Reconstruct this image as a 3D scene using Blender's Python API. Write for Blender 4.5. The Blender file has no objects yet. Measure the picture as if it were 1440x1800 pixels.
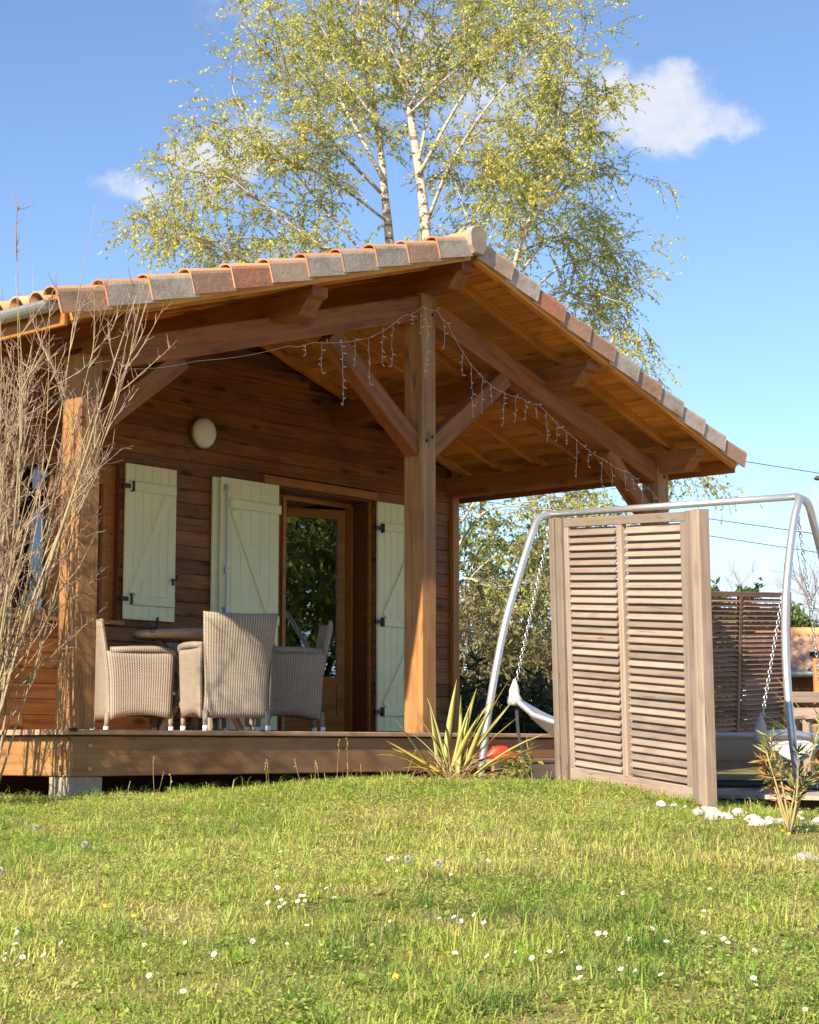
import bpy, math, random
import numpy as np
from mathutils import Vector, Matrix

random.seed(7)
rng = np.random.default_rng(11)
S = bpy.context.scene
COL = S.collection
PI = math.pi
R = math.radians

# ------------------------------------------------------------------ camera, sky, sun, exposure
CAM = Vector((-7.4347, -9.2554, -0.1169))
RT = Vector((0.652947, -0.757404, 0.0))
UP = Vector((-0.097901, -0.084399, 0.991611))
FW = Vector((0.751050, 0.647469, 0.129258))
FH = Vector((0.757404, 0.652947, 0.0))
cam = bpy.data.cameras.new('camera')
cam.sensor_fit = 'VERTICAL'
cam.sensor_height = 36.0
cam.lens = 63.5
cam.clip_start = 0.05
cam.clip_end = 3000.0
camo = bpy.data.objects.new('camera', cam)
COL.objects.link(camo)
camo.matrix_world = Matrix((
    (RT.x, UP.x, -FW.x, CAM.x), (RT.y, UP.y, -FW.y, CAM.y), (RT.z, UP.z, -FW.z, CAM.z), (0, 0, 0, 1)))
S.camera = camo

SUN_AZ = R(10.3)      # the sun stands off the -x axis, turned towards -y
SUN_EL = R(33.0)
SUN = Vector((-math.cos(SUN_AZ) * math.cos(SUN_EL), -math.sin(SUN_AZ) * math.cos(SUN_EL), math.sin(SUN_EL)))
sl = bpy.data.lights.new('sun', 'SUN')
sl.energy = 5.0
sl.angle = R(0.55)
sl.color = (1.0, 0.86, 0.66)
so = bpy.data.objects.new('sun', sl)
COL.objects.link(so)
so.rotation_euler = (-SUN).to_track_quat('-Z', 'Y').to_euler()
so.location = (-20, -5, 20)

w = bpy.data.worlds.new('World')
S.world = w
w.use_nodes = True
nt = w.node_tree
nt.nodes.clear()


class NT:
    """small helper to write node trees"""
    def __init__(s, tree):
        s.t = tree

    def n(s, kind, **kw):
        nd = s.t.nodes.new(kind)
        for k, v in kw.items():
            if k.startswith('i_'):
                key = k[2:]
                key = int(key) if key.isdigit() else key.replace('__', ' ')
                s.set(nd.inputs[key], v)
            else:
                setattr(nd, k, v)
        return nd

    def set(s, sock, v):
        if isinstance(v, bpy.types.NodeSocket):
            s.t.links.new(v, sock)
        else:
            sock.default_value = v

    def math(s, op, a, b=0.0, c=None, clamp=False):
        nd = s.t.nodes.new('ShaderNodeMath')
        nd.operation = op
        nd.use_clamp = clamp
        s.set(nd.inputs[0], a)
        s.set(nd.inputs[1], b)
        if c is not None:
            s.set(nd.inputs[2], c)
        return nd.outputs[0]

    def vmath(s, op, a, b=(0, 0, 0), out=0):
        nd = s.t.nodes.new('ShaderNodeVectorMath')
        nd.operation = op
        s.set(nd.inputs[0], a)
        if op == 'SCALE':
            s.set(nd.inputs['Scale'], b)
        else:
            s.set(nd.inputs[1], b)
        return nd.outputs[out]

    def mix(s, f, a, b, kind='MIX'):
        nd = s.t.nodes.new('ShaderNodeMix')
        nd.data_type = 'RGBA'
        nd.blend_type = kind
        s.set(nd.inputs[0], f)
        s.set(nd.inputs[6], a)
        s.set(nd.inputs[7], b)
        return nd.outputs[2]

    def ramp(s, f, stops, interp='LINEAR'):
        nd = s.t.nodes.new('ShaderNodeValToRGB')
        nd.color_ramp.interpolation = interp
        el = nd.color_ramp.elements
        while len(el) < len(stops):
            el.new(0.5)
        for e, (p, c) in zip(el, stops):
            e.position = p
            e.color = c if len(c) == 4 else (*c, 1)
        s.set(nd.inputs[0], f)
        return nd.outputs[0]

    def noise(s, vec, scale, detail=4.0, rough=0.55, dist=0.0, col=False):
        nd = s.t.nodes.new('ShaderNodeTexNoise')
        s.set(nd.inputs['Vector'], vec)
        nd.inputs['Scale'].default_value = scale
        nd.inputs['Detail'].default_value = detail
        nd.inputs['Roughness'].default_value = rough
        nd.inputs['Distortion'].default_value = dist
        return nd.outputs[1 if col else 0]

    def maprange(s, v, a, b, c=0.0, d=1.0, smooth=False):
        nd = s.t.nodes.new('ShaderNodeMapRange')
        nd.interpolation_type = 'SMOOTHSTEP' if smooth else 'LINEAR'
        s.set(nd.inputs[0], v)
        for i, x in enumerate((a, b, c, d)):
            nd.inputs[i + 1].default_value = x
        return nd.outputs[0]


N = NT(nt)
sky = N.n('ShaderNodeTexSky')
sky.sky_type = 'NISHITA'
sky.sun_disc = False
sky.sun_elevation = SUN_EL
sky.sun_rotation = math.atan2(SUN.x, SUN.y)
sky.altitude = 0
sky.air_density = 0.7
sky.dust_density = 0.0
sky.ozone_density = 2.4
dirv = N.n('ShaderNodeTexCoord').outputs['Generated']
nz = N.noise(dirv, 16.0, 7.0, 0.6, col=True)
dd = N.vmath('ADD', dirv, N.vmath('SCALE', N.vmath('SUBTRACT', nz, (0.5, 0.5, 0.5)), 0.045))
# cloud banks by direction: (x, y, z, half width, half height, weight)
CLOUDS = [(0.796, 0.5014, 0.337, 0.030, 0.020, 1.0), (0.8000, 0.497, 0.350, 0.014, 0.013, 0.9), (0.7817, 0.5209, 0.338, 0.022, 0.017, 0.9),
          (0.8130, 0.480, 0.331, 0.020, 0.009, 0.75), (0.7640, 0.555, 0.345, 0.03, 0.024, 0.7),
          (0.6505, 0.690, 0.317, 0.028, 0.015, 1.0), (0.6322, 0.7069, 0.317, 0.010, 0.009, 0.8), (0.6177, 0.7267, 0.3006, 0.028, 0.009, 0.62),
          (0.70, 0.61, 0.37, 0.05, 0.03, 0.55), (0.6600, 0.6400, 0.3960, 0.060, 0.018, 0.45), (0.74, 0.57, 0.345, 0.05, 0.03, 0.6),
          (0.8600, 0.4940, 0.127, 0.013, 0.008, 0.8), (0.8585, 0.503, 0.098, 0.015, 0.009, 0.9), (0.877, 0.472, 0.086, 0.020, 0.009, 0.9),
          (0.885, 0.450, 0.122, 0.030, 0.013, 0.9), (0.846, 0.528, 0.150, 0.012, 0.007, 0.4), (0.70, 0.70, 0.09, 0.08, 0.016, 0.8),
          (0.55, 0.82, 0.16, 0.07, 0.02, 0.8), (0.95, 0.20, 0.22, 0.08, 0.03, 0.9), (0.93, -0.25, 0.26, 0.09, 0.04, 0.9),
          (0.70, -0.66, 0.28, 0.10, 0.05, 1.0), (0.30, -0.90, 0.30, 0.11, 0.05, 1.0), (-0.20, -0.92, 0.33, 0.10, 0.05, 0.9),
          (-0.70, 0.60, 0.38, 0.10, 0.05, 0.9), (0.0, 0.92, 0.40, 0.10, 0.05, 0.9), (0.3, -0.3, 0.9, 0.14, 0.08, 0.6), (-0.90, -0.10, 0.15, 0.1, 0.03, 0.8)]
acc = None
for (cx, cy, cz, ra, rb, wt) in CLOUDS:
    c = Vector((cx, cy, cz)).normalized()
    rx = Vector((c.y, -c.x, 0)).normalized()
    ry = rx.cross(c)
    dv = N.vmath('SUBTRACT', dd, tuple(c))
    cb = N.n('ShaderNodeCombineXYZ')
    N.set(cb.inputs[0], N.vmath('DOT_PRODUCT', dv, tuple(rx / ra), out=1))
    N.set(cb.inputs[1], N.vmath('DOT_PRODUCT', dv, tuple(ry / rb), out=1))
    N.set(cb.inputs[2], N.vmath('DOT_PRODUCT', dv, tuple(c / 0.3), out=1))
    ln = N.vmath('LENGTH', cb.outputs[0], out=1)
    v = N.maprange(ln, 0.35, 1.7, wt, 0.0, True)
    acc = v if acc is None else N.math('MAXIMUM', acc, v)
fine = N.noise(dirv, 42.0, 9.0, 0.66)
cov = N.maprange(N.math('ADD', acc, N.math('MULTIPLY', N.math('SUBTRACT', fine, 0.5), 1.15)), 0.22, 1.0, 0.0, 0.86, True)
SKYTINT = (1.0, 1.0, 1.0, 1)
cl = N.mix(fine, (3.4, 3.6, 4.1, 1), (4.3, 4.3, 4.5, 1))
skyc = N.mix(cov, N.mix(1.0, sky.outputs[0], SKYTINT, 'MULTIPLY'), cl)
bg = N.n('ShaderNodeBackground')
N.set(bg.inputs[0], skyc)
bg.inputs[1].default_value = 0.114
wo = N.n('ShaderNodeOutputWorld')
nt.links.new(bg.outputs[0], wo.inputs[0])

S.view_settings.view_transform = 'Standard'
S.view_settings.look = 'None'
S.view_settings.gamma = 1.0
S.view_settings.use_curve_mapping = False
S.view_settings.exposure = 1.0
S.render.engine = 'CYCLES'
S.cycles.use_denoising = True
S.cycles.max_bounces = 8
S.cycles.transparent_max_bounces = 16
S.cycles.caustics_reflective = False
S.cycles.caustics_refractive = False

# ------------------------------------------------------------------ object helpers
WM = {}


def link(name, data, parent=None, M=None):
    o = bpy.data.objects.new(name, data)
    COL.objects.link(o)
    M = M if M is not None else Matrix.Identity(4)
    if parent is not None:
        o.parent = parent
        o.matrix_parent_inverse = WM[parent.name].inverted()
    o.matrix_basis = M
    WM[o.name] = M.copy()
    return o


def tag(o, label=None, cat=None, group=None, kind=None):
    if label: o['label'] = label
    if cat: o['category'] = cat
    if group: o['group'] = group
    if kind: o['kind'] = kind
    return o


def thing(name, loc, label, cat, group=None, rz=0.0):
    M = Matrix.Translation(Vector(loc)) @ Matrix.Rotation(rz, 4, 'Z')
    o = link(name, None, None, M)
    o.empty_display_size = 0.1
    return tag(o, label, cat, group)


def frame(center, xdir, zdir=(0, 0, 1)):
    x = Vector(xdir).normalized()
    z = Vector(zdir)
    y = z.cross(x).normalized()
    z = x.cross(y).normalized()
    c = Vector(center)
    return Matrix(((x.x, y.x, z.x, c.x), (x.y, y.y, z.y, c.y), (x.z, y.z, z.z, c.z), (0, 0, 0, 1)))


class MB:
    def __init__(s):
        s.v = []
        s.f = []
        s.uv = None

    def quadstrip(s, rings, closed=True, caps=True):
        n = len(rings[0])
        b = len(s.v)
        for r in rings:
            s.v.extend([tuple(p) for p in r])
        m = n if closed else n - 1
        for i in range(len(rings) - 1):
            for j in range(m):
                k = (j + 1) % n
                s.f.append((b + i * n + j, b + i * n + k, b + (i + 1) * n + k, b + (i + 1) * n + j))
        if caps and closed:
            s.f.append(tuple(b + j for j in reversed(range(n))))
            s.f.append(tuple(b + (len(rings) - 1) * n + j for j in range(n)))
        return s

    def box(s, c, sz, M=None):
        x, y, z = (q / 2 for q in sz)
        b = len(s.v)
        for i in (-1, 1):
            for j in (-1, 1):
                for k in (-1, 1):
                    p = Vector((c[0] + i * x, c[1] + j * y, c[2] + k * z))
                    s.v.append(tuple(M @ p if M else p))
        for q in ((0, 1, 3, 2), (4, 6, 7, 5), (0, 4, 5, 1), (2, 3, 7, 6), (0, 2, 6, 4), (1, 5, 7, 3)):
            s.f.append(tuple(b + i for i in q))
        return s

    def prism(s, poly, axis, a, b):
        """poly: 2D points; axis 'y': points are (x,z), 'x': points are (y,z), 'z': (x,y)"""
        def P(p, t):
            return (p[0], t, p[1]) if axis == 'y' else (t, p[0], p[1]) if axis == 'x' else (p[0], p[1], t)
        return s.quadstrip([[P(p, a) for p in poly], [P(p, b) for p in poly]])

    def tube(s, pts, rad, sides=8, caps=True):
        pts = [Vector(p) for p in pts]
        n = len(pts)
        rad = [rad] * n if not hasattr(rad, '__len__') else rad
        rings = []
        t0 = (pts[1] - pts[0]).normalized()
        a = t0.orthogonal().normalized()
        for i, p in enumerate(pts):
            t = (pts[min(i + 1, n - 1)] - pts[max(i - 1, 0)])
            if t.length < 1e-9: t = t0.copy()
            t.normalize()
            a = (a - t * a.dot(t))
            if a.length < 1e-6: a = t.orthogonal()
            a.normalize()
            b = t.cross(a)
            rings.append([p + (a * math.cos(2 * PI * j / sides) + b * math.sin(2 * PI * j / sides)) * rad[i] for j in range(sides)])
        return s.quadstrip(rings, True, caps)

    def lathe(s, prof, seg=24, c=(0, 0, 0)):
        rings = []
        for (r, z) in prof:
            rings.append([(c[0] + r * math.cos(2 * PI * j / seg), c[1] + r * math.sin(2 * PI * j / seg), c[2] + z) for j in range(seg)])
        return s.quadstrip(rings)

    def mesh(s, name, mat, smooth=False):
        me = bpy.data.meshes.new(name)
        me.from_pydata(s.v, [], s.f)
        if mat: me.materials.append(mat)
        if smooth:
            me.polygons.foreach_set('use_smooth', [True] * len(me.polygons))
        if s.uv:
            ul = me.uv_layers.new(name='UVMap')
            flat = []
            for f in s.f:
                for i in f:
                    flat.extend(s.uv[i])
            ul.data.foreach_set('uv', flat)
        me.update()
        return me

    def build(s, name, mat, parent=None, smooth=False, M=None):
        """vertices are in the local frame of M (world if M is None)"""
        if M is None:
            # put the origin at the middle so that object coordinates stay small
            a = np.array(s.v)
            c = (a.min(0) + a.max(0)) / 2
            s.v = [tuple(x) for x in (a - c)]
            M = Matrix.Translation(Vector(c))
        return link(name, s.mesh(name, mat, smooth), parent, M)


_cache = {}


def piece(name, parent, mat, size, center, xdir=(1, 0, 0), zdir=(0, 0, 1), bev=0.004, profile=None):
    """a sawn timber: long axis = local x, chamfered long edges; alike pieces share their mesh"""
    L, W_, H = (round(q, 4) for q in size)
    key = (name, mat.name, L, W_, H, bev, None if profile is None else tuple(profile))
    me = _cache.get(key)
    if me is None:
        y, z, b = W_ / 2, H / 2, min(bev, W_ / 3, H / 3)
        if profile is None:
            sec = [(-y + b, -z), (y - b, -z), (y, -z + b), (y, z - b), (y - b, z), (-y + b, z), (-y, z - b), (-y, -z + b)]
        else:
            sec = profile
        m = MB()
        m.quadstrip([[(x, p[0], p[1]) for p in sec] for x in (-L / 2, L / 2)])
        me = m.mesh(name, mat)
        _cache[key] = me
    return link(name, me, parent, frame(center, xdir, zdir))


def seg(name, parent, mat, p0, p1, wd, ht, zdir=(0, 0, 1), bev=0.004):
    p0, p1 = Vector(p0), Vector(p1)
    return piece(name, parent, mat, ((p1 - p0).length, wd, ht), (p0 + p1) / 2, p1 - p0, zdir, bev)


def fastmesh(name, verts, faces_flat, nper, mat, smooth=False, color=None):
    """numpy mesh: faces all with nper corners"""
    me = bpy.data.meshes.new(name)
    nv, nf = len(verts), len(faces_flat) // nper
    me.vertices.add(nv)
    me.vertices.foreach_set('co', np.ascontiguousarray(verts, dtype=np.float32).ravel())
    me.loops.add(nf * nper)
    me.loops.foreach_set('vertex_index', np.ascontiguousarray(faces_flat, dtype=np.int32))
    me.polygons.add(nf)
    me.polygons.foreach_set('loop_start', np.arange(0, nf * nper, nper, dtype=np.int32))
    me.polygons.foreach_set('loop_total', np.full(nf, nper, dtype=np.int32))
    if smooth:
        me.polygons.foreach_set('use_smooth', np.ones(nf, dtype=bool))
    if mat: me.materials.append(mat)
    if color is not None:
        ca = me.color_attributes.new('tint', 'FLOAT_COLOR', 'POINT')
        c4 = np.ones((nv, 4), dtype=np.float32)
        c4[:, :3] = color
        ca.data.foreach_set('color', c4.ravel())
    me.update(calc_edges=True)
    return me


# ------------------------------------------------------------------ materials
def newmat(name):
    m = bpy.data.materials.new(name)
    m.use_nodes = True
    m.node_tree.nodes.clear()
    return m, NT(m.node_tree)


def finish(n, color, rough=0.6, bump=None, bstr=0.3, bdist=0.01, metal=0.0, spec=0.4, trans=None):
    p = n.n('ShaderNodeBsdfPrincipled')
    n.set(p.inputs['Base Color'], color)
    n.set(p.inputs['Roughness'], rough)
    n.set(p.inputs['Metallic'], metal)
    p.inputs['Specular IOR Level'].default_value = spec
    if bump is not None:
        b = n.n('ShaderNodeBump')
        b.inputs['Strength'].default_value = bstr
        b.inputs['Distance'].default_value = bdist
        n.set(b.inputs['Height'], bump)
        n.t.links.new(b.outputs[0], p.inputs['Normal'])
    out = n.n('ShaderNodeOutputMaterial')
    sh = p.outputs[0]
    if trans is not None:
        tr = n.n('ShaderNodeBsdfTranslucent')
        n.set(tr.inputs[0], trans[1])
        mx = n.n('ShaderNodeMixShader')
        mx.inputs[0].default_value = trans[0]
        n.t.links.new(sh, mx.inputs[1])
        n.t.links.new(tr.outputs[0], mx.inputs[2])
        sh = mx.outputs[0]
    n.t.links.new(sh, out.inputs[0])


def wood(name, light, mid, dark, grain=1.0, knots=0.5, rough=0.62, bstr=0.35, vary=0.22, weather=None):
    m, n = newmat(name)
    tc = n.n('ShaderNodeTexCoord').outputs['Object']
    rnd = n.n('ShaderNodeObjectInfo').outputs['Random']
    off = n.vmath('SCALE', n.vmath('ADD', (3.1, 7.7, 5.3), (0, 0, 0)), n.math('MULTIPLY', rnd, 9.0))
    p = n.vmath('ADD', tc, off)
    st = n.vmath('MULTIPLY', p, (1.3, 26.0 * grain, 26.0 * grain))
    g1 = n.noise(st, 1.0, 6.0, 0.62, 0.7)
    st2 = n.vmath('MULTIPLY', p, (4.0, 110.0 * grain, 110.0 * grain))
    g2 = n.noise(st2, 1.0, 3.0, 0.6)
    bl = n.noise(p, 2.3, 3.0, 0.55)
    f = n.math('ADD', n.math('MULTIPLY', g1, 0.62), n.math('ADD', n.math('MULTIPLY', g2, 0.2), n.math('MULTIPLY', bl, 0.24)))
    col = n.ramp(f, [(0.36, dark), (0.52, mid), (0.70, light)])
    # knots
    vo = n.n('ShaderNodeTexVoronoi')
    n.set(vo.inputs['Vector'], n.vmath('MULTIPLY', p, (2.1, 6.3, 6.3)))
    vo.inputs['Scale'].default_value = 1.0
    kd = n.maprange(vo.outputs['Distance'], 0.08, 0.24, 1.0, 0.0, True)
    col = n.mix(n.math('MULTIPLY', kd, knots), col, (dark[0] * 0.35, dark[1] * 0.3, dark[2] * 0.3, 1))
    ck = n.noise(n.vmath('MULTIPLY', p, (0.9, 42.0, 42.0)), 1.0, 2.0, 0.4, 0.3)
    ckm = n.math('MULTIPLY', n.maprange(n.math('ABSOLUTE', n.math('SUBTRACT', ck, 0.5)), 0.004, 0.014, 1.0, 0.0), n.maprange(n.noise(p, 1.7, 2.0, 0.5), 0.5, 0.62, 0.0, 0.8))
    col = n.mix(ckm, col, (dark[0] * 0.3, dark[1] * 0.3, dark[2] * 0.3, 1))
    stn = n.maprange(n.noise(n.vmath('MULTIPLY', p, (1.2, 3.0, 3.0)), 1.0, 5.0, 0.65), 0.52, 0.72, 0.0, 0.42, True)
    col = n.mix(stn, col, (dark[0] * 0.75, dark[1] * 0.8, dark[2] * 0.9, 1))
    if weather:
        wn = n.maprange(n.noise(p, 1.1, 5.0, 0.6), 0.45, 0.7, 0.0, 0.75, True)
        col = n.mix(wn, col, (*weather, 1))
    val = n.maprange(rnd, 0, 1, 1 - vary, 1 + vary)
    hsv = n.n('ShaderNodeHueSaturation')
    n.set(hsv.inputs['Value'], val)
    hsv.inputs['Saturation'].default_value = 1.0
    n.set(hsv.inputs['Color'], col)
    h = n.math('ADD', n.math('MULTIPLY', g1, 0.6), n.math('MULTIPLY', g2, 0.4))
    finish(n, hsv.outputs[0], rough, h, bstr, 0.006, spec=0.3)
    return m


def plain(name, color, rough=0.5, metal=0.0, noise=0.0, nscale=20.0, bstr=0.0, spec=0.4, trans=None, vary=0.0):
    m, n = newmat(name)
    tc = n.n('ShaderNodeTexCoord').outputs['Object']
    v = n.noise(tc, nscale, 5.0, 0.6)
    col = n.mix(v, tuple(c * (1 - noise) for c in color) + (1,), tuple(min(1, c * (1 + noise)) for c in color) + (1,))
    if vary:
        hsv = n.n('ShaderNodeHueSaturation')
        n.set(hsv.inputs['Value'], n.maprange(n.n('ShaderNodeObjectInfo').outputs['Random'], 0, 1, 1 - vary, 1 + vary))
        n.set(hsv.inputs['Color'], col)
        col = hsv.outputs[0]
    finish(n, col, rough, v if bstr else None, bstr, 0.004, metal, spec, trans)
    return m


M_BEAM = wood('beam_wood', (0.37, 0.140, 0.038), (0.27, 0.090, 0.022), (0.15, 0.043, 0.011), 0.8, 0.5, vary=0.12)
M_POST = wood('post_wood', (0.46, 0.252, 0.098), (0.34, 0.163, 0.057), (0.21, 0.085, 0.028), 0.8, 0.55, vary=0.06)
M_FASCIA = wood('fascia_wood', (0.40, 0.215, 0.10), (0.31, 0.150, 0.066), (0.20, 0.085, 0.033), 0.6, 0.3, vary=0.06, weather=(0.33, 0.20, 0.115))
M_SIDING = wood('siding_wood', (0.32, 0.138, 0.043), (0.21, 0.080, 0.022), (0.085, 0.029, 0.010), 1.1, 0.8, rough=0.55, bstr=0.6, vary=0.2)
M_SOFFIT = wood('soffit_wood', (0.72, 0.325, 0.062), (0.56, 0.225, 0.037), (0.33, 0.112, 0.018), 0.9, 0.5, vary=0.16)
M_DOOR = wood('door_wood', (0.47, 0.20, 0.040), (0.39, 0.15, 0.026), (0.27, 0.092, 0.014), 1.2, 0.2, rough=0.45, bstr=0.15, vary=0.08)
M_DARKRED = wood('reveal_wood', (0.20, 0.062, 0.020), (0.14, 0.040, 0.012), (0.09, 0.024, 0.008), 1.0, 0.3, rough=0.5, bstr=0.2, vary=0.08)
M_DECK = wood('deck_wood', (0.56, 0.36, 0.225), (0.47, 0.28, 0.165), (0.32, 0.18, 0.10), 1.0, 0.3, vary=0.12, weather=(0.50, 0.35, 0.25))
M_TEAK = wood('teak_slat', (0.35, 0.278, 0.225), (0.285, 0.215, 0.17), (0.19, 0.135, 0.103), 1.3, 0.25, rough=0.8, vary=0.26, weather=(0.31, 0.258, 0.218))
M_TEAK2 = wood('teak_slat_brown', (0.38, 0.225, 0.155), (0.30, 0.165, 0.108), (0.20, 0.10, 0.065), 1.3, 0.15, rough=0.7, vary=0.25)
M_GREYDECK = wood('grey_deck', (0.46, 0.40, 0.34), (0.38, 0.32, 0.265), (0.27, 0.22, 0.18), 1.0, 0.2, vary=0.12)
M_STEP = wood('step_wood', (0.37, 0.27, 0.20), (0.29, 0.20, 0.145), (0.19, 0.125, 0.09), 0.8, 0.2, vary=0.08)
M_SHUT = plain('shutter_paint', (0.82, 0.81, 0.50), 0.55, noise=0.10, nscale=5, bstr=0.08, vary=0.03)
M_BLACK = plain('black_iron', (0.012, 0.012, 0.013), 0.45)
M_GALV = plain('galvanised_steel', (0.62, 0.63, 0.65), 0.32, 1.0, noise=0.08, nscale=30)
M_ZINC = plain('zinc_gutter', (0.40, 0.44, 0.46), 0.45, 0.7, noise=0.2, nscale=9)
M_STEEL = plain('swing_steel', (0.60, 0.61, 0.63), 0.42, 0.75, noise=0.05, nscale=12)
M_CONC = plain('concrete', (0.34, 0.285, 0.215), 0.95, noise=0.4, nscale=11, bstr=0.4)
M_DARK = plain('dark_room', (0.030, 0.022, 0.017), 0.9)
M_LAMP = plain('lamp_glass', (0.88, 0.84, 0.80), 0.35, noise=0.08, nscale=7)
M_LAMPB = plain('lamp_base', (0.10, 0.09, 0.08), 0.5)
M_WIRE = plain('clear_wire', (0.72, 0.66, 0.60), 0.4)
M_CLOTH = plain('white_cloth', (0.56, 0.51, 0.52), 0.9, noise=0.1, nscale=30, bstr=0.3)
M_SLING = plain('sling_cloth', (0.70, 0.68, 0.66), 0.85, noise=0.05, nscale=8, bstr=0.2, trans=(0.06, (0.5, 0.5, 0.5, 1)))
M_NAVY = plain('navy_tube', (0.045, 0.055, 0.085), 0.5)
M_STRAP = plain('black_strap', (0.03, 0.03, 0.032), 0.7)
M_RED = plain('red_plastic', (0.80, 0.045, 0.02), 0.4, noise=0.1, nscale=5)
M_STONE = plain('white_stone', (0.47, 0.45, 0.42), 0.9, noise=0.3, nscale=30, bstr=0.3, vary=0.08)
M_ROCK = plain('grey_rock', (0.42, 0.37, 0.33), 0.9, noise=0.25, nscale=18, bstr=0.5)
M_LACE = plain('lace_curtain', (0.50, 0.50, 0.58), 0.9, noise=0.3, nscale=26, bstr=0.2)
M_FOOT = plain('white_foot', (0.78, 0.76, 0.74), 0.5)
M_CABLE = plain('power_cable', (0.05, 0.05, 0.055), 0.6)


def tile_mat():
    m, n = newmat('clay_tile')
    tc = n.n('ShaderNodeTexCoord').outputs['Object']
    rnd = n.n('ShaderNodeObjectInfo').outputs['Random']
    p = n.vmath('ADD', tc, n.vmath('SCALE', n.vmath('ADD', (11.0, 5.0, 8.0), (0, 0, 0)), rnd))
    base = n.ramp(rnd, [(0.0, (0.47, 0.40, 0.34)), (0.22, (0.48, 0.28, 0.185)), (0.42, (0.54, 0.46, 0.39)), (0.6, (0.42, 0.245, 0.17)),
                        (0.78, (0.52, 0.37, 0.27)), (0.92, (0.54, 0.21, 0.115))], 'CONSTANT')
    blot = n.maprange(n.noise(p, 7.0, 6.0, 0.65), 0.42, 0.68, 0.0, 0.6, True)
    col = n.mix(blot, base, (0.32, 0.23, 0.18, 1))
    lich = n.maprange(n.noise(p, 19.0, 5.0, 0.7), 0.56, 0.70, 0.0, 0.6, True)
    col = n.mix(lich, col, (0.52, 0.48, 0.40, 1))
    spk = n.maprange(n.noise(p, 60.0, 2.0, 0.5), 0.66, 0.74, 0.0, 0.7)
    col = n.mix(spk, col, (0.12, 0.09, 0.07, 1))
    geo = n.n('ShaderNodeNewGeometry').outputs['Position']
    wst = n.maprange(n.noise(n.vmath('MULTIPLY', geo, (2.2, 2.2, 5.0)), 1.0, 6.0, 0.7), 0.5, 0.7, 0.0, 0.55, True)
    col = n.mix(wst, col, (0.20, 0.15, 0.12, 1))
    finish(n, col, 0.88, n.noise(p, 30.0, 6.0, 0.7), 0.6, 0.008, spec=0.2)
    return m


M_TILE = tile_mat()
M_TERRA = plain('tile_barrel', (0.56, 0.27, 0.13), 0.85, noise=0.3, nscale=11, bstr=0.3, vary=0.2)
M_RIDGE = plain('ridge_clay', (0.36, 0.29, 0.225), 0.92, noise=0.45, nscale=13, bstr=0.4, vary=0.1)


def wicker_mat():
    m, n = newmat('wicker')
    uv = n.n('ShaderNodeTexCoord').outputs['UV']
    sp = n.n('ShaderNodeSeparateXYZ')
    n.set(sp.inputs[0], uv)
    U, V = sp.outputs[0], sp.outputs[1]
    big_ = n.noise(n.n('ShaderNodeTexCoord').outputs['Object'], 9.0, 3.0, 0.6)
    iu = n.math('FLOOR', n.math('MULTIPLY', U, 1 / 0.019))
    par = n.math('MULTIPLY', n.math('MODULO', n.math('ADD', iu, 400.0), 2.0), PI)
    st = n.math('ABSOLUTE', n.math('SINE', n.math('MULTIPLY', U, PI / 0.019)))
    wv = n.math('SINE', n.math('ADD', n.math('ADD', n.math('MULTIPLY', V, 2 * PI / 0.013), n.math('MULTIPLY', big_, 9.0)), par))
    hgt = n.math('ADD', n.math('MULTIPLY', st, 0.62), n.math('MULTIPLY', wv, 0.2))
    big = n.noise(n.n('ShaderNodeTexCoord').outputs['Object'], 5.0, 4.0, 0.6)
    str_ = n.noise(n.vmath('MULTIPLY', uv, (4.0, 60.0, 1.0)), 1.0, 3.0, 0.6)
    f = n.math('ADD', n.math('MULTIPLY', hgt, 0.55), n.math('ADD', n.math('MULTIPLY', big, 0.25), n.math('MULTIPLY', str_, 0.25)))
    col = n.ramp(f, [(0.15, (0.10, 0.077, 0.058)), (0.45, (0.32, 0.27, 0.215)), (0.8, (0.48, 0.415, 0.34))])
    finish(n, col, 0.7, hgt, 0.8, 0.006, spec=0.25)
    return m


M_WICK = wicker_mat()


def glass_mat():
    m, n = newmat('window_glass')
    gl = n.n('ShaderNodeBsdfGlossy')
    gl.inputs['Roughness'].default_value = 0.0
    gl.inputs[0].default_value = (0.92, 0.95, 1.0, 1)
    tr = n.n('ShaderNodeBsdfTransparent')
    tr.inputs[0].default_value = (0.75, 0.78, 0.76, 1)
    fr = n.n('ShaderNodeFresnel')
    fr.inputs[0].default_value = 1.75
    mx = n.n('ShaderNodeMixShader')
    n.set(mx.inputs[0], n.math('ADD', n.math('MULTIPLY', fr.outputs[0], 1.9), 0.06, clamp=True))
    n.t.links.new(tr.outputs[0], mx.inputs[1])
    n.t.links.new(gl.outputs[0], mx.inputs[2])
    o = n.n('ShaderNodeOutputMaterial')
    n.t.links.new(mx.outputs[0], o.inputs[0])
    return m


M_GLASS = glass_mat()


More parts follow.
